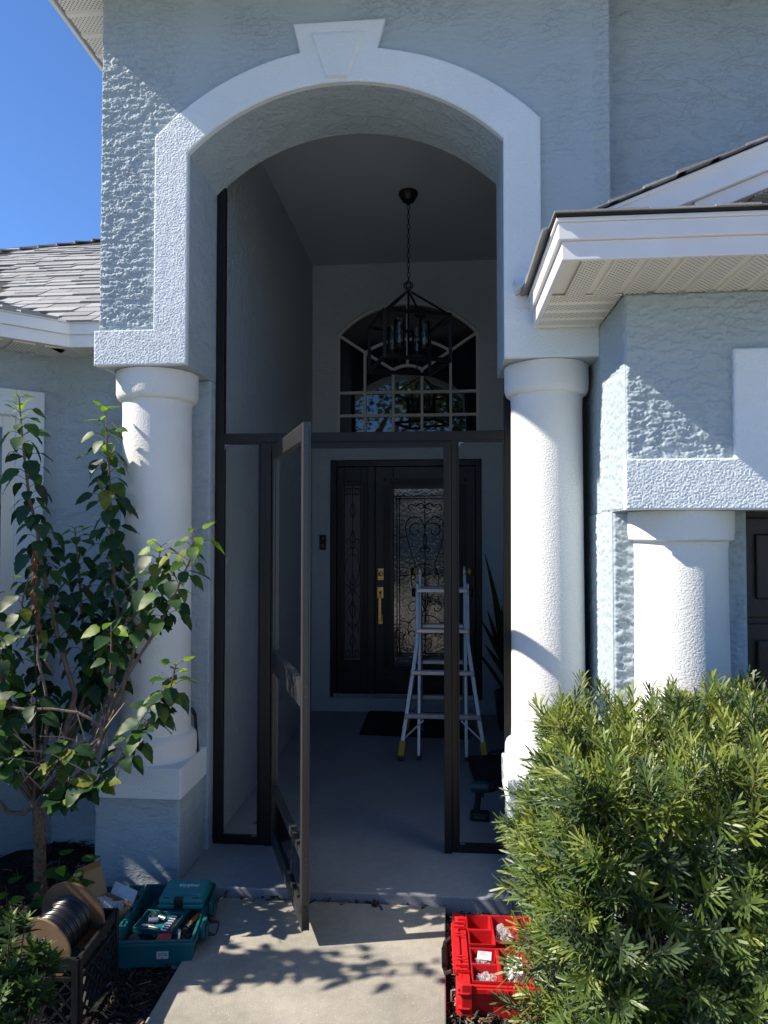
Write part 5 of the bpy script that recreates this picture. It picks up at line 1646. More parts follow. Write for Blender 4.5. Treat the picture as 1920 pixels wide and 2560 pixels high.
bag_of_parts('clear bag of steel clips in the back bin by the hedge', binT[1] @ Matrix.Translation((0.046, 0.10, 0.048)), 0.036, 0.070, 0.036, 5)
bag_of_parts('clear bag with a blue printed label in the middle left bin', binT[4] @ Matrix.Translation((0.050, 0.048, 0.056)), 0.040, 0.038, 0.032, 9, 3)
bag_of_parts('large white labelled bag of parts in the wide front bin', binT[5] @ Matrix.Translation((0.050, 0.080, 0.062)), 0.042, 0.075, 0.040, 13, 6)
bag_of_parts('clear bag of fittings in the front left bin', binT[6] @ Matrix.Translation((0.048, 0.046, 0.052)), 0.040, 0.036, 0.032, 17)
r = random.Random(3)
for k in range(26):
    a = Vector((r.uniform(0.02, 0.078), r.uniform(0.02, 0.085), 0.008 + r.uniform(0, 0.016)))
    d = Vector((r.uniform(-1, 1), r.uniform(-1, 1), r.uniform(-.3, .5))).normalized() * 0.012
    if k == 0:
        scr = local_thing('screw_pile', 'loose steel screws heaped in the back left red bin', 'screws', binT[0])
    mb = MB(); mb.tube([a - d, a + d], [0.0022, 0.0016], 5); mb.tube([a + d, a + d * 1.12], [0.0042, 0.0042], 6)
    obj('screw', mb, M_steel, scr)
# ------------------------------------------------------------------ vegetation
def frame(direction, normal, origin, scale):
    """matrix with +Y along direction and +Z near normal."""
    y = Vector(direction).normalized()
    z = Vector(normal) - y * Vector(normal).dot(y)
    z = z.normalized() if z.length > 1e-4 else y.orthogonal().normalized()
    x = y.cross(z)
    m = Matrix.Identity(4)
    for i in range(3):
        m[i][0] = x[i] * scale; m[i][1] = y[i] * scale; m[i][2] = z[i] * scale; m[i][3] = origin[i]
    return m

def broad_leaf(seed, width=0.68, serr=0.05, fold=0.16, curl=0.25, n=9):
    """ovate leaf of unit length along +Y, folded along its midrib."""
    r = random.Random(seed)
    vs, fs = [], []
    cw_ = r.uniform(0.7, 1.3) * curl; tw = r.uniform(-0.25, 0.25)
    for k in range(n + 1):
        t = k / n
        w_ = width / 2 * (math.sin(PI * min(1, t ** 0.62)) ** 0.85) * (1 - 0.12 * t)
        if k in (0, n): w_ = 0.004
        elif k % 2 == 0: w_ *= 1 - serr
        else: w_ *= 1 + serr
        zc = -cw_ * t * t * 0.6
        for q in (-1, 0, 1):
            z = zc + fold * w_ * abs(q) * (1 if q else 0) + tw * q * w_ * t + (r.uniform(-.02, .02) if q else 0)
            vs.append((q * w_, t, z))
    for k in range(n):
        for q in range(2):
            a = k * 3 + q
            fs += [(a, a + 1, a + 4), (a, a + 4, a + 3)]
    return np.array(vs), fs

def to_mesh(name, vs, fs, mats, mi=None):
    me = bpy.data.meshes.new(name)
    me.from_pydata([tuple(v) for v in vs], [], fs)
    for m in mats: me.materials.append(m)
    me.polygons.foreach_set('use_smooth', [True] * len(fs))
    if mi: me.polygons.foreach_set('material_index', mi)
    me.update()
    return me

def place_leaves(name, parent, leaves, templates, mats, limit=300, cap_name='foliage'):
    """leaves: (template, material index, world matrix); the nearest become parts, the rest one stuff part."""
    meshes = {}
    leaves.sort(key=lambda L: (Vector(L[2].translation) - Vector((0, 0, 1.7))).length)
    off = Matrix.Translation(-parent.location)
    for t, mi, m in leaves[:limit]:
        if (t, mi) not in meshes:
            vs, fs = templates[t]
            meshes[(t, mi)] = to_mesh(name, vs, fs, [mats[mi]])
        o = bpy.data.objects.new(name, meshes[(t, mi)])
        COL.objects.link(o)
        o.parent = parent
        o.matrix_local = off @ m
    rest = leaves[limit:]
    if rest:
        tm = [(v, np.array(f), np.zeros(len(f), int)) for v, f in templates]
        merged(cap_name, tm, [(t, m, mi) for t, mi, m in rest], mats, parent, smooth=True)

M_lf_dark = leaf_mat('hibiscus leaf dark', (0.012, 0.038, 0.014), (0.030, 0.075, 0.024), 0.32, 0.2)
M_lf_mid = leaf_mat('hibiscus leaf green', (0.030, 0.085, 0.018), (0.075, 0.145, 0.028), 0.35, 0.3)
M_lf_young = leaf_mat('hibiscus leaf young', (0.10, 0.20, 0.015), (0.22, 0.33, 0.03), 0.4, 0.4)
M_lf_yel = leaf_mat('hibiscus leaf yellowing', (0.045, 0.10, 0.016), (0.19, 0.20, 0.026), 0.45, 0.3)
M_bark = plain('pale grey brown bark', (0.15, 0.11, 0.085), 0.85, 0, 0.35, 25, 0.004, 90)
M_bark_trunk = plain('flaky tan trunk bark', (0.19, 0.12, 0.075), 0.95, 0, 0.5, 60, 0.010, 110)
M_stem = plain('green brown stem', (0.075, 0.055, 0.04), 0.7, 0, 0.3, 30)
M_dead = plain('dead brown leaf', (0.16, 0.07, 0.03), 0.9, 0, 0.5, 40)
HL = [broad_leaf(s) for s in range(8)]
rh = random.Random(11)
hib = thing('hibiscus', 'tall leggy hibiscus shrub growing before the left column', 'shrub', (-1.86, 3.15, -0.05))
stems = {
 'S1': ([(-1.92, 3.05, 2.31), (-1.92, 3.07, 2.15), (-1.91, 3.08, 2.05), (-1.89, 3.10, 1.85), (-1.87, 3.12, 1.72), (-1.85, 3.13, 1.58), (-1.81, 3.15, 1.38), (-1.79, 3.17, 1.22), (-1.76, 3.18, 1.08), (-1.72, 3.20, 0.95), (-1.76, 3.19, 0.74), (-1.82, 3.17, 0.62), (-1.88, 3.16, 0.48)], 0.003, 0.016, 0.0, 0.60, 0.034),
 'S2': ([(-1.62, 3.28, 2.29), (-1.62, 3.28, 2.14), (-1.60, 3.27, 1.93), (-1.59, 3.27, 1.75), (-1.58, 3.27, 1.62), (-1.56, 3.26, 1.48), (-1.54, 3.26, 1.27), (-1.55, 3.25, 1.07), (-1.57, 3.23, 0.86), (-1.62, 3.21, 0.74), (-1.71, 3.19, 0.61), (-1.86, 3.15, 0.47)], 0.003, 0.016, 0.0, 0.62, 0.034),
 'S3': ([(-1.25, 3.05, 1.64), (-1.28, 3.06, 1.49), (-1.33, 3.07, 1.34), (-1.37, 3.08, 1.23), (-1.42, 3.09, 1.07), (-1.46, 3.10, 0.94), (-1.53, 3.11, 0.79), (-1.58, 3.12, 0.70), (-1.65, 3.13, 0.60), (-1.76, 3.14, 0.54), (-1.87, 3.15, 0.46)], 0.003, 0.013, 0.0, 0.30, 0.032),
 'S4': ([(-1.08, 3.00, 1.70), (-1.10, 3.02, 1.60), (-1.15, 3.03, 1.50), (-1.22, 3.05, 1.35), (-1.27, 3.07, 1.27), (-1.36, 3.08, 1.15), (-1.47, 3.10, 0.98), (-1.56, 3.12, 0.75)], 0.003, 0.009, 0.0, 0.42, 0.032),
 'S5': ([(-1.15, 2.98, 1.13), (-1.17, 2.98, 1.03), (-1.19, 2.98, 0.97), (-1.26, 2.98, 0.90), (-1.34, 2.99, 0.78), (-1.47, 3.00, 0.64), (-1.55, 3.02, 0.58), (-1.70, 3.07, 0.53), (-1.87, 3.14, 0.46)], 0.003, 0.010, 0.0, 0.55, 0.035),
 'B1': ([(-1.80, 3.33, 1.72), (-1.78, 3.33, 1.50), (-1.74, 3.32, 1.20), (-1.70, 3.28, 0.95), (-1.80, 3.2, 0.62)], 0.003, 0.012, 0.0, 0.75, 0.026),
 'B2': ([(-1.66, 3.40, 1.55), (-1.68, 3.38, 1.40), (-1.66, 3.36, 1.15), (-1.68, 3.30, 0.90), (-1.80, 3.2, 0.60)], 0.003, 0.011, 0.0, 0.75, 0.026),
 'B3': ([(-2.10, 3.12, 1.40), (-2.07, 3.13, 1.2), (-2.02, 3.14, 1.0), (-1.95, 3.15, 0.75), (-1.88, 3.15, 0.5)], 0.003, 0.011, 0.0, 0.75, 0.03),
 'B4': ([(-2.02, 3.0, 1.28), (-2.0, 3.04, 1.1), (-1.95, 3.1, 0.85), (-1.9, 3.14, 0.55)], 0.003, 0.010, 0.0, 0.6, 0.03),
 'B5': ([(-1.50, 3.36, 1.42), (-1.53, 3.34, 1.2), (-1.58, 3.30, 0.98), (-1.66, 3.24, 0.75)], 0.003, 0.010, 0.0, 0.7, 0.03),
 'B6': ([(-1.46, 3.02, 1.30), (-1.47, 3.04, 1.15), (-1.49, 3.07, 0.98)], 0.0025, 0.006, 0.0, 0.8, 0.034),
 'B7': ([(-1.84, 3.02, 1.52), (-1.90, 3.05, 1.38), (-1.87, 3.10, 1.20), (-1.80, 3.16, 1.05)], 0.0025, 0.007, 0.0, 0.8, 0.03),
 'B8': ([(-1.98, 3.30, 1.15), (-1.95, 3.28, 0.95), (-1.90, 3.22, 0.72), (-1.87, 3.17, 0.52)], 0.003, 0.011, 0.0, 0.75, 0.028),
 'B9': ([(-1.70, 3.42, 1.15), (-1.72, 3.40, 0.98), (-1.78, 3.32, 0.78), (-1.85, 3.2, 0.55)], 0.003, 0.011, 0.0, 0.65, 0.028),
 'F1': ([(-1.57, 2.92, 0.78), (-1.63, 2.96, 0.70), (-1.75, 3.06, 0.58), (-1.86, 3.13, 0.47)], 0.0025, 0.008, 0.0, 0.40, 0.022),
 'F2': ([(-1.46, 2.92, 0.64), (-1.52, 2.95, 0.62), (-1.66, 3.05, 0.55), (-1.86, 3.14, 0.46)], 0.0025, 0.008, 0.0, 0.40, 0.022),
 'F3': ([(-1.58, 2.90, 0.58), (-1.66, 2.96, 0.57), (-1.76, 3.06, 0.52), (-1.86, 3.14, 0.45)], 0.0025, 0.008, 0.0, 0.38, 0.024),
 'F4': ([(-1.84, 2.90, 0.74), (-1.86, 2.98, 0.68), (-1.88, 3.08, 0.55), (-1.87, 3.14, 0.46)], 0.0025, 0.008, 0.0, 0.45, 0.022),
 'F5': ([(-1.90, 2.88, 0.92), (-1.92, 2.95, 0.82), (-1.93, 3.05, 0.62), (-1.89, 3.13, 0.48)], 0.0025, 0.009, 0.0, 0.50, 0.024),
 'F6': ([(-1.76, 2.92, 1.00), (-1.78, 2.97, 0.88), (-1.82, 3.05, 0.66), (-1.87, 3.13, 0.47)], 0.0025, 0.008, 0.0, 0.22, 0.03),
 'arch': ([(-1.95, 2.88, 0.955), (-1.89, 2.90, 0.96), (-1.79, 2.91, 0.95), (-1.67, 2.92, 0.95), (-1.57, 2.94, 0.93), (-1.50, 2.95, 0.90), (-1.47, 2.96, 0.86), (-1.48, 2.98, 0.80), (-1.52, 2.99, 0.74), (-1.58, 3.02, 0.65), (-1.72, 3.08, 0.55), (-1.86, 3.14, 0.46)], 0.004, 0.010, 0.0, 0.10, 0.04),
 'L1': ([(-2.05, 3.02, 0.58), (-1.98, 3.05, 0.50), (-1.96, 3.08, 0.44), (-1.91, 3.12, 0.42), (-1.87, 3.15, 0.46)], 0.004, 0.012, 0.0, 0.12, 0.04),
 'L2': ([(-2.04, 2.97, 0.80), (-1.98, 3.00, 0.71), (-1.95, 3.05, 0.63), (-1.90, 3.10, 0.57), (-1.87, 3.15, 0.47)], 0.004, 0.012, 0.0, 0.35, 0.035),
 'dead': ([(-1.79, 2.98, 1.62), (-1.80, 2.99, 1.46), (-1.79, 3.01, 1.33), (-1.79, 3.02, 1.14), (-1.78, 3.04, 1.04), (-1.76, 3.05, 0.92), (-1.80, 3.10, 0.72), (-1.87, 3.15, 0.48)], 0.003, 0.009, 0.0, 0.0, 0.03),
}
def resample(pts, step):
    pts = [Vector(p) for p in pts]
    out, acc = [(pts[0].copy(), (pts[0] - pts[1]).normalized())], 0.0
    for a, b in zip(pts[:-1], pts[1:]):
        L_ = (b - a).length; d = (a - b).normalized(); s = step - acc
        while s < L_:
            out.append((a.lerp(b, s / L_), d)); s += step
        acc = (acc + L_) % step if s - step < L_ else acc
        acc = L_ - (s - step)
    return out
leaves = []
pet = MB()
deadm = MB()
for nm, (pts, r0, r1, f0, f1, step) in stems.items():
    n = len(pts)
    rad = [r0 + (r1 - r0) * (k / (n - 1)) ** 0.9 for k in range(n)]
    jit = [Vector(p) + Vector((rh.uniform(-.006, .006), rh.uniform(-.006, .006), 0)) * (0 < k < n - 1) for k, p in enumerate(pts)]
    mb = MB(); mb.tube(jit, rad, 7)
    obj('branch', mb, M_bark if nm[0] != 'S' else M_bark, hib)
    total = sum((jit[k] - jit[k + 1]).length for k in range(n - 1))
    smp = resample(jit, step)
    phi = rh.uniform(0, 6)
    for k, (p, d) in enumerate(smp):
        fr = k * step / total
        if nm == 'dead':
            if fr < 0.33:
                for q in range(3):
                    a = rh.uniform(0, 6.28)
                    deadm_v, deadm_f = broad_leaf(rh.randint(0, 99), 0.5, 0.1, 0.9, 1.2, 5)
                    m = frame((math.cos(a) * .4, math.sin(a) * .4, -1), (math.cos(a), math.sin(a), 0.3), p + Vector((0, 0, rh.uniform(-.01, .01))), rh.uniform(0.03, 0.05))
                    deadm.add([m @ Vector(v) for v in deadm_v], deadm_f, False)
            continue
        if fr > f1: break
        reps = 3 if nm[0] == 'S' else 2
        for rep in range(reps):
            if rep and rh.random() > (0.92 if nm in ('S1', 'S2', 'S3', 'S4') else 0.8): continue
            phi += 2.4 + rh.uniform(-.3, .3)
            out = Vector((math.cos(phi), math.sin(phi), 0))
            tipk = max(0.0, 1 - fr / (f1 * 0.18 + 1e-6))
            pl = rh.uniform(0.02, 0.055) * (1.0 - 0.5 * tipk) * (1 if rep == 0 else 1.5)
            base = p + out * pl + Vector((0, 0, pl * 0.45))
            pet.tube([p, p + out * pl * 0.6 + Vector((0, 0, pl * 0.4)), base], 0.0016, 4, cap=False)
            size = rh.uniform(0.060, 0.112) * (1 - 0.38 * tipk)
            droop = rh.uniform(-1.5, -0.25) + 1.2 * tipk
            dirn = out + Vector((0, 0, droop))
            nrm = Vector((-out.x * droop * 1.0 + rh.uniform(-.35, .35), -out.y * droop + rh.uniform(-.35, .35) - 0.5, 0.75))
            x = rh.random()
            if k <= 1 and nm[0] in 'SB': mi = 2
            elif tipk > 0.2: mi = 1 if x < 0.7 else 2
            elif nm in ('S3', 'S4', 'F1', 'F2', 'F3', 'F4'): mi = 0 if x < 0.42 else (1 if x < 0.74 else 3)
            else: mi = 0 if x < 0.74 else (1 if x < 0.93 else 3)
            leaves.append((rh.randrange(len(HL)), mi, frame(dirn, nrm, base, size)))
obj('petioles', pet, M_stem, hib, kind='stuff')
obj('dead_leaves', deadm, M_dead, hib, label='shrivelled brown leaves hanging on a dead stem', kind='stuff')
# bare twigs
tw = MB()
for k in range(34):
    a = Vector((rh.uniform(-1.95, -1.50), rh.uniform(2.98, 3.2), rh.uniform(0.50, 0.80)))
    d = Vector((rh.uniform(-.5, .6), rh.uniform(-.4, .2), rh.uniform(0.1, 1.0))).normalized()
    L_ = rh.uniform(0.08, 0.30)
    b = a + d * L_ * 0.5 + Vector((rh.uniform(-.02, .02), 0, rh.uniform(-.02, .02)))
    tw.tube([a, b, a + d * L_], [0.0042, 0.003, 0.0014], 5)
obj('twigs', tw, plain('bleached bare twig', (0.34, 0.28, 0.22), 0.85, 0, 0.25, 30), hib, kind='stuff')
mb = MB()
tp_ = [(-1.838, 3.15, -0.07), (-1.842, 3.15, 0.05), (-1.848, 3.15, 0.16), (-1.850, 3.15, 0.28), (-1.856, 3.15, 0.38), (-1.866, 3.15, 0.47)]
mb.tube(tp_, [0.034, 0.029, 0.0265, 0.026, 0.028, 0.022], 14)
tk = obj('trunk', mb, M_bark_trunk, hib)
fl = MB()
for k in range(240):
    z = rh.uniform(0.0, 0.42); a = rh.uniform(PI * 0.9, PI * 2.1)
    p = Vector((-1.848 + 0.027 * math.cos(a), 3.15 + 0.027 * math.sin(a), z))
    o_ = Vector((math.cos(a), math.sin(a), 0))
    q = p + o_ * rh.uniform(0.002, 0.007) + Vector((rh.uniform(-.006, .006), 0, rh.uniform(-.014, .014)))
    s_ = Vector((-o_.y, o_.x, 0)) * 0.002
    fl.add([p - s_, p + s_, q], [(0, 1, 2)])
obj('bark_flakes', fl, plain('pale bark fibre', (0.33, 0.22, 0.13), 0.9, 0, 0.3, 60), tk, kind='stuff')
# leaves reaching out at the photo's marked clusters
for c, cnt, sz in (((-1.57, 2.90, 0.80), 7, .085), ((-1.45, 2.90, 0.65), 7, .085), ((-1.60, 2.88, 0.58), 6, .09), ((-1.86, 2.88, 0.72), 6, .08), ((-1.88, 2.86, 0.88), 6, .095), ((-1.19, 2.97, 1.02), 7, .085), ((-1.30, 2.97, 0.86), 4, .085), ((-1.24, 2.97, 0.95), 4, .09), ((-1.93, 2.9, 0.97), 6, .10)):
    for k in range(cnt):
        a = rh.uniform(0, 6.28)
        out = Vector((math.cos(a), math.sin(a) * 0.7 - 0.3, rh.uniform(-.6, .35)))
        leaves.append((rh.randrange(len(HL)), rh.choice((0, 1, 1, 3, 0)), frame(out, (rh.uniform(-.3, .3), -0.5, 1), Vector(c) + out * 0.02, sz * rh.uniform(.75, 1.2))))
place_leaves('leaf', hib, leaves, HL, [M_lf_dark, M_lf_mid, M_lf_young, M_lf_yel])

# young sprouts by the trunk
def sprout(name, label, base, tips, sz, seed, cat='plant', mats=(0, 1, 1, 2)):
    r = random.Random(seed)
    t = thing(name, label, cat, base)
    L_ = []
    for tip in tips:
        b = Vector(base); e = Vector(tip)
        mb = MB(); mb.tube([b, b.lerp(e, .5) + Vector((r.uniform(-.02, .02), r.uniform(-.02, .02), .01)), e], [0.004, 0.003, 0.0015], 5)
        obj('stem', mb, M_stem, t)
        for k in range(7):
            f = 0.35 + 0.65 * k / 6
            p = b.lerp(e, f); a = k * 2.3 + r.uniform(-.4, .4)
            out = Vector((math.cos(a), math.sin(a), r.uniform(-.2, .5)))
            L_.append((r.randrange(len(HL)), r.choice(mats), frame(out, (0, -.4, 1), p + out * 0.012, sz * r.uniform(.7, 1.15))))
    place_leaves('leaf', t, L_, HL, [M_lf_dark, M_lf_mid, M_lf_young, M_lf_yel])
sprout('hibiscus_sprout', 'low leafy sprout on the mulch right of the hibiscus trunk', (-1.70, 3.02, -0.05), [(-1.66, 2.98, 0.30), (-1.57, 2.98, 0.28), (-1.74, 2.96, 0.22), (-1.63, 2.94, 0.20)], 0.085, 21)
sprout('ground_seedling', 'small pale leaved seedling left of the hibiscus trunk behind the crate', (-1.86, 2.92, -0.05), [(-1.84, 2.88, 0.22), (-1.90, 2.90, 0.15), (-1.78, 2.84, 0.12)], 0.075, 22, mats=(1, 1, 2, 3))

# small shrub in the bottom left corner
M_sm = [leaf_mat('shrub leaf', (0.020, 0.055, 0.012), (0.055, 0.105, 0.022), 0.35, 0.2), leaf_mat('shrub leaf light', (0.05, 0.10, 0.018), (0.11, 0.17, 0.035), 0.35, 0.3), leaf_mat('shrub leaf dark', (0.010, 0.028, 0.008), (0.025, 0.055, 0.014), 0.35, 0.15)]
SL = [broad_leaf(100 + s, 0.36, 0.0, 0.25, 0.3, 6) for s in range(5)]
ss = thing('small_shrub', 'small leafy shrub with rosettes of oval leaves in front of the milk crate', 'shrub', (-1.33, 2.0, -0.05))
L_ = []
r = random.Random(5)
for k in range(58):
    a = r.uniform(0, 2 * PI); rad_ = 0.20 * math.sqrt(r.random())
    zt_ = 0.52 - 4.2 * rad_ * rad_ + r.uniform(-.16, .06)
    tip = Vector((-1.33 + rad_ * math.cos(a) * 0.9, 2.0 + rad_ * math.sin(a), zt_))
    b = Vector((-1.33 + r.uniform(-.03, .03), 2.0 + r.uniform(-.03, .03), -0.05))
    mid = b.lerp(tip, 0.55) + Vector(((tip.x - b.x) * .2, (tip.y - b.y) * .2, 0.03))
    mb = MB(); mb.tube([b, mid, tip], [0.005, 0.0035, 0.002], 5)
    obj('stem', mb, M_stem, ss)
    ax = (tip - mid).normalized()
    for lev in range(3):
        for q in range(6):
            ph = q * 1.047 + lev * 0.5 + k
            o1 = ax.orthogonal().normalized(); o2 = ax.cross(o1)
            out = o1 * math.cos(ph) + o2 * math.sin(ph)
            d = out * (0.55 + 0.22 * lev) + ax * (0.9 - 0.32 * lev)
            L_.append((r.randrange(5), (1 if lev == 0 and r.random() < .6 else (0 if lev < 2 else 2)), frame(d, ax - out * 0.6, tip - ax * (0.016 * lev), r.uniform(0.045, 0.062) * (0.72 + 0.16 * lev))))
place_leaves('leaf', ss, L_, SL, M_sm)

# clipped podocarpus hedge on the right
M_pd = [leaf_mat('hedge needle dark', (0.032, 0.058, 0.022), (0.075, 0.115, 0.048), 0.42, 0.06), leaf_mat('hedge needle green', (0.060, 0.108, 0.020), (0.130, 0.180, 0.042), 0.42, 0.12), leaf_mat('hedge needle young', (0.14, 0.19, 0.03), (0.24, 0.27, 0.065), 0.42, 0.22)]
M_hb = plain('hedge twig', (0.09, 0.075, 0.04), 0.8, 0, 0.3, 30)
def sprig(seed, nl, length, ll):
    r = random.Random(seed)
    vs, fs, mi = [], [], []
    bend = r.uniform(-.12, .12)
    def ax(t): return Vector((bend * t * t * length, length * t, 0.05 * t * length))
    for q in range(4):                                       # twig
        p0, p1 = ax(q / 4), ax((q + 1) / 4)
        w_ = 0.0016
        o = len(vs)
        vs += [p0 + Vector((w_, 0, 0)), p0 - Vector((w_, 0, 0)), p1, p0 + Vector((0, 0, w_))]
        fs += [(o, o + 1, o + 2), (o + 1, o + 3, o + 2), (o + 3, o, o + 2)]
        mi += [3] * 3
    for k in range(nl):
        t = 0.12 + 0.88 * (k + r.random() * .6) / nl
        p = ax(min(1, t))
        ph = k * 2.4 + r.uniform(-.4, .4)
        up = 0.55 + 0.9 * t * t + r.uniform(-.15, .25)
        d = Vector((math.cos(ph), up, math.sin(ph))).normalized()
        L_ = ll * r.uniform(0.75, 1.15) * (1 - 0.3 * max(0, t - .8) / .2)
        w_ = 0.0026 * r.uniform(0.85, 1.2)
        sd_ = d.cross(Vector((0, 1, 0)))
        if sd_.length < 1e-3: sd_ = Vector((1, 0, 0))
        sd_.normalize()
        nn = sd_.cross(d).normalized()
        drp = -nn * L_ * r.uniform(0.0, 0.14)
        m1 = p + d * L_ * 0.35; m2 = p + d * L_ * 0.84 + drp * 0.6; e = p + d * L_ + drp
        o = len(vs)
        vs += [p, m1 + sd_ * w_, m1 - sd_ * w_, m2 + sd_ * w_ * 1.0, m2 - sd_ * w_ * 1.0, e]
        fs += [(o, o + 1, o + 2), (o + 1, o + 3, o + 4), (o + 1, o + 4, o + 2), (o + 3, o + 5, o + 4)]
        mi += [0] * 4
    return np.array([tuple(v) for v in vs]), np.array(fs), np.array(mi)
for _m in M_pd:
    _b = _m.node_tree.nodes['Principled BSDF']; _b.inputs['Roughness'].default_value = 0.42; _b.inputs['Specular IOR Level'].default_value = 0.4
SP = [sprig(s, 26 + s % 3 * 5, 0.105 + 0.018 * (s % 3), 0.049 + 0.006 * (s % 4)) for s in range(9)]
SPT = [(v, f, np.where(m == 3, 3, c)) for c in range(3) for v, f, m in SP]      # 27 templates: three colours
hed = thing('hedge', 'dense clipped hedge of narrow dark green leaves beside the red organizer', 'hedge', (1.0, 2.35, -0.05))
rg = random.Random(17)
spr = []
X0, X1, Y0, Y1, ZTOP = 0.375, 1.95, 1.90, 2.72, 1.09
def add_sprig(p, out, young):
    out = Vector(out) + Vector((rg.uniform(-.5, .5), rg.uniform(-.5, .5), rg.uniform(-.25, .55)))
    d = out.normalized()
    c = 2 if rg.random() < young else (1 if rg.random() < 0.55 else 0)
    spr.append((c * 9 + rg.randrange(9), frame(d, (rg.uniform(-1, 1), rg.uniform(-1, 1), 1), Vector(p), rg.uniform(0.78, 1.25))))
def top_z(x, y): return ZTOP + 0.035 * math.sin(x * 7 + 1) + 0.03 * math.sin(x * 15 + y * 9) + 0.05 * (x - 0.33) * 0.6
def left_x(y, z): return X0 + 0.05 * math.sin(z * 6 + y * 3) - 0.03 * math.sin(z * 13) - 0.06 * max(0, 0.75 - z) * (y < 2.58)
def front_y(x, z): return Y0 + 0.05 * math.sin(x * 8 + z * 5)
for k in range(900):                                       # top
    x, y = rg.uniform(X0, X1), rg.uniform(Y0, Y1)
    add_sprig((x, y, top_z(x, y) - rg.uniform(0.08, 0.22)), (0, -.15, 1), 0.5)
for k in range(1350):                                       # front
    x, z = rg.uniform(X0, X1), rg.uniform(0.0, 0.95)
    add_sprig((x, front_y(x, z) + rg.uniform(0.03, 0.20), z), (0, -1, .45), 0.12 + 0.3 * (z > .75))
for k in range(900):                                       # left side
    y, z = rg.uniform(Y0, Y1), rg.uniform(0.0, 0.98)
    add_sprig((left_x(y, z) + rg.uniform(0.03, 0.16), y, z), (-1, -.25, .5), 0.25)
for k in range(220):                                       # inside
    add_sprig((rg.uniform(X0 + .1, X1), rg.uniform(Y0 + .15, Y1), rg.uniform(0.1, 0.88)), (rg.uniform(-1, 1), -.5, .5), 0.03)
for x, y, h in ((0.365, 2.30, 1.19), (0.62, 2.5, 1.17), (0.80, 2.45, 1.20), (1.0, 2.5, 1.15), (1.18, 2.45, 1.18), (0.50, 2.4, 1.13), (0.90, 2.3, 1.16), (1.28, 2.4, 1.17), (0.45, 2.2, 1.19), (0.55, 2.1, 1.18), (0.70, 2.2, 1.21), (1.08, 2.3, 1.22), (0.95, 2.15, 1.20), (0.42, 2.45, 1.24), (0.75, 2.55, 1.24)):   # leaders above the clipped top
    for q in range(4):
        add_sprig((x + rg.uniform(-.03, .03), y, h - 0.17 - 0.05 * q), (rg.uniform(-.2, .2), 0, 2.6), 0.7)
for y, z in ((2.36, 0.30), (2.40, 0.52), (2.30, 0.18), (2.45, 0.70), (2.25, 0.42)):
    for q in range(3):
        add_sprig((0.33 + rg.uniform(-.02, .04), y + rg.uniform(-.04, .04), z), (-1.6, -.3, .3), 0.3)
def vis_key(s):
    p = s[1].translation
    return (p - Vector((0, 0, 1.7))).length - 0.25 * (p.x < 0.42) - 0.2 * (p.z > 0.8)
spr.sort(key=vis_key)
MATS_PD = [M_pd[0], M_pd[1], M_pd[2], M_hb]
def in_view(m):
    p = m.translation - Vector((0, 0, 1.7))
    q = cam.rotation_euler.to_matrix().inverted() @ p
    return q.z < 0 and abs(q.x / -q.z) < 0.57 and abs(q.y / -q.z) < 0.75
vis = [s for s in spr if in_view(s[1])]
near = vis[:300]; nid = set(id(s) for s in near)
pm = {}
off = Matrix.Translation(-hed.location)
for t, m in near:
    if t not in pm:
        v, f, mi = SPT[t]
        pm[t] = to_mesh('sprig', v, [tuple(int(i) for i in q) for q in f], MATS_PD, [int(i) for i in mi])
    o = bpy.data.objects.new('sprig', pm[t]); COL.objects.link(o); o.parent = hed; o.matrix_local = off @ m
merged('foliage', SPT, [(t, m, None) for t, m in spr if id((t, m)) not in nid and not any(s is None for s in (t,))][0:0] or [(s[0], s[1], None) for s in spr if id(s) not in nid], MATS_PD, hed, smooth=True)
mb = MB()
for k in range(60):
    x, y = rg.uniform(X0 + .12, X1 - .1), rg.uniform(Y0 + .2, Y1 - .1)
    bx_ = X0 + .25 + 0.28 * round((x - X0 - .25) / 0.28)
    mb.tube([(bx_, 2.32, -0.05), (bx_ + (x - bx_) * .5, 2.32 + (y - 2.32) * .5, 0.4), (x, y, rg.uniform(0.6, 0.98))], [0.011, 0.007, 0.003], 5)
obj('branches', mb, M_hb, hed)

# unseen shrub added left of the view to shade the crate, toolbox and walk
tl = thing('shade_shrub', 'tall loose shrub added out of view on the left for its shade', 'shrub', (-2.75, 2.25, -0.05))
L_ = []
r = random.Random(8)
mb = MB()
for k in range(64):
    a = r.uniform(0, 6.28); rr = r.uniform(0.1, 0.42)
    hz = r.uniform(0.7, 2.25)
    tip = Vector((-2.70 + rr * math.cos(a), (2.52 if hz < 1.6 else 2.37) + rr * math.sin(a) * (1.05 if hz < 1.6 else 0.40), hz))
    if k % 3 == 0: tip = Vector((-2.45 + r.uniform(-.15, .15), 3.03 + r.uniform(-.12, .10), r.uniform(.7, 1.4)))  # extra branches placed to shade the pedestal
    b = Vector((-2.75, 2.45, -.05))
    mb.tube([b, b.lerp(tip, .5) + Vector((0, 0, .1)), tip], [0.012, .008, .003], 5)
    for q in range(46):
        f = r.uniform(.25, 1)
        p = b.lerp(tip, f) + Vector((r.uniform(-.1, .1), r.uniform(-.05, .05), r.uniform(-.1, .1)))
        L_.append((r.randrange(8), r.choice((0, 0, 1)), frame((r.uniform(-1, 1), r.uniform(-1, 1), r.uniform(-.6, .3)), (0, 0, 1), p, r.uniform(.05, .09))))
obj('branches', mb, M_bark, tl)
place_leaves('leaf', tl, L_, HL, [M_lf_dark, M_lf_mid, M_lf_young, M_lf_yel], limit=0)

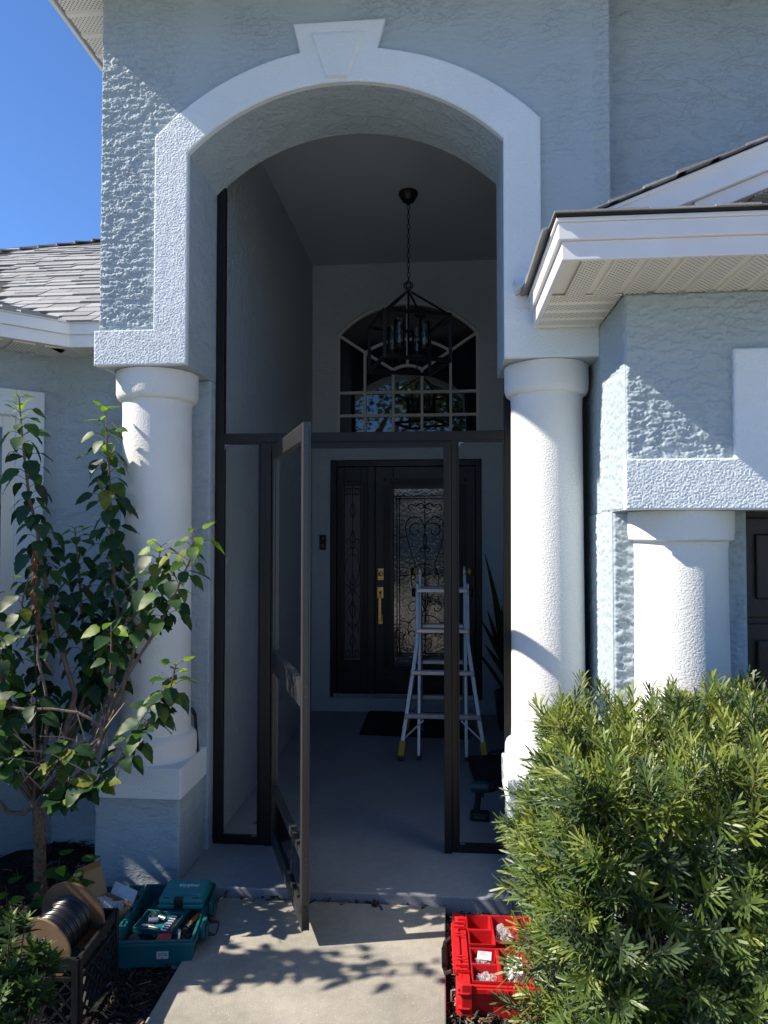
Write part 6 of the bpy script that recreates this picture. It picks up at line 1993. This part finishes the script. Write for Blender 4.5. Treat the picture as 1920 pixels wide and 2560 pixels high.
# ------------------------------------------------------------------ mulch chips and litter
def chip(seed, L, w_, t):
    r = random.Random(seed)
    vs = []
    for k, yy in enumerate((-.5, 0, .5)):
        ww = w_ * r.uniform(.55, 1.1); zz = r.uniform(-.12, .12) * L
        vs += [(-ww / 2, yy * L, zz), (ww / 2, yy * L + r.uniform(-.1, .1) * L, zz + r.uniform(-.002, .002)), (0, yy * L, zz + t)]
    fs = []
    for k in range(2):
        a = 3 * k
        fs += [(a, a + 1, a + 4), (a, a + 4, a + 3), (a + 1, a + 2, a + 5), (a + 1, a + 5, a + 4), (a + 2, a, a + 3), (a + 2, a + 3, a + 5)]
    return np.array(vs), np.array(fs), np.zeros(len(fs), int)
CH = [chip(s, random.uniform(.022, .06), random.uniform(.006, .014), .004) for s in range(10)] + [chip(50 + s, random.uniform(.05, .09), .0028, .0015) for s in range(4)]
M_ch = [plain('dark mulch chip', (0.018, 0.014, 0.012), 0.9), plain('brown mulch chip', (0.05, 0.034, 0.024), 0.9), plain('tan wood chip', (0.23, 0.16, 0.10), 0.85), plain('grey weathered chip', (0.15, 0.135, 0.12), 0.9)]
def scatter(name, n, region, weights, seed, label):
    r = random.Random(seed)
    it = []
    while len(it) < n:
        x, y = r.uniform(region[0], region[1]), r.uniform(region[2], region[3])
        if region[4](x, y): continue
        m = Matrix.Translation((x, y, -0.046 + r.random() ** 2 * 0.022)) @ Euler((r.gauss(0, .35), r.gauss(0, .35), r.uniform(0, 6.28))).to_matrix().to_4x4()
        it.append((r.randrange(14), m, r.choices((0, 1, 2, 3), weights)[0]))
    o = merged(name, CH, it, M_ch)
    o['label'] = label
    return o
scatter('wood_mulch', 9500, (-1.75, -0.985, 1.9, 3.34, lambda x, y: x > -1.0 - 0.05 * (y - 2.4)), (70, 24, 3, 3), 1, 'dark shredded wood mulch left of the walkway')
scatter('joint_debris', 45, (-1.04, 0.0, 3.262, 3.31, lambda x, y: False), (60, 20, 10, 10), 6, 'dark crumbs along the joint between walkway and porch floor').location.z = 0.036
scatter('wood_mulch', 2500, (-3.0, -1.70, 2.4, 3.88, lambda x, y: x - y < -6.05), (75, 22, 2, 1), 2, 'dark shredded mulch under the hibiscus')
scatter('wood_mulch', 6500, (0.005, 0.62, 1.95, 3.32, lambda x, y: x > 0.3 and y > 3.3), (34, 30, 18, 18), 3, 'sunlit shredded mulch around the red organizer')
# dry needles and a few fallen leaves by the walk edge
r = random.Random(12)
for k, (x, y) in enumerate([(-1.01, 2.72), (-1.02, 2.62), (-1.06, 2.48), (0.02, 2.83), (-1.72, 3.3), (-1.06, 2.80)]):
    v, f = broad_leaf(200 + k, 0.5, 0.02, 0.4, 0.8, 5)
    o = obj('fallen_leaf', to_mesh('fallen_leaf', v, f, [M_ch[2]]), M_ch[2], cat='leaf', label=['tan dry leaf at the front corner of the teal toolbox', 'tan dry leaf on the mulch in front of the toolbox corner', 'tan dry leaf on the mulch near the bottom edge', 'orange dry leaf between walkway and red organizer', 'pale dry leaf on dark mulch by the pedestal', 'tan dry leaf by the right side of the toolbox'][k])
    o.matrix_world = frame((math.cos(k * 2.1), math.sin(k * 2.1), .1), (0, 0, 1), (x, y, -0.02), 0.05)

# ------------------------------------------------------------------ across the street: what the door and window mirror
def street_tree(x, y, h, r_, seed, label):
    rr = random.Random(seed)
    t = thing('oak_tree', label, 'tree', (x, y, -0.1), group='oaks along the street')
    mb = MB()
    top = Vector((x + rr.uniform(-.4, .4), y, h * 0.55))
    mb.tube([(x, y, -.15), (x + .1, y, h * .25), top], [.26, .2, .14], 9)
    tips = []
    for k in range(9):
        a = rr.uniform(0, 6.28); e = Vector((x + r_ * .7 * math.cos(a), y + r_ * .7 * math.sin(a), h * rr.uniform(.55, .95)))
        s = Vector((x, y, 0)).lerp(top, rr.uniform(.6, 1)); s.z = top.z * rr.uniform(.6, 1)
        mb.tube([s, s.lerp(e, .5) + Vector((0, 0, .4)), e], [.09, .06, .02], 6)
        tips.append(e)
    obj('trunk', mb, M_bark, t)
    tv = np.array([(0, 0, 0), (.5, .5, .1), (0, 1, 0), (-.5, .5, .1)]); tf = np.array([(0, 1, 2), (0, 2, 3)])
    it = []
    for k in range(4200):
        c = rr.choice(tips)
        p = c + Vector((rr.gauss(0, 1), rr.gauss(0, 1), rr.gauss(0, .7))) * r_ * 0.26
        it.append((0, frame((rr.uniform(-1, 1), rr.uniform(-1, 1), rr.uniform(-1, .5)), (rr.uniform(-1, 1), rr.uniform(-1, 1), 1), p, rr.uniform(.12, .24)), rr.choice((0, 1, 1))))
    merged('crown', [(tv, tf, np.zeros(2, int))], it, [M_pd[0], M_pd[1]], t, kind=None)
street_tree(-2.6, -10.5, 8.5, 3.6, 1, 'broad oak on the near verge left of the walkway line')
street_tree(1.9, -8.2, 7.5, 3.0, 2, 'oak nearest the front door across the lawn')
street_tree(-7.5, -17, 9, 4.0, 3, 'tall oak beyond the street to the left')
street_tree(5.5, -18, 9, 4.0, 4, 'tall oak beyond the street to the right')
nh = thing('neighbour_house', 'pale house with a dark roof across the street', 'house', (-2, -27, -0.1))
mb = MB(); mb.box(-10, 7, -31, -24, -.1, 3.0)
obj('wall', mb, M_wall, nh)
mb = MB(); mb.add([(-10.6, -31.6, 2.9), (7.6, -31.6, 2.9), (7.6, -23.4, 2.9), (-10.6, -23.4, 2.9), (-7, -27.5, 5.2), (4, -27.5, 5.2)], [(0, 1, 5, 4), (1, 2, 5), (2, 3, 4, 5), (3, 0, 4), (3, 2, 1, 0)])
obj('roof', mb, M_shingle, nh)
for xx in (-8, -4.5, 2):
    mb = MB(); mb.box(xx, xx + 1.6, -23.995, -23.95, 0.9, 2.3)
    obj('window', mb, M_glass, nh)
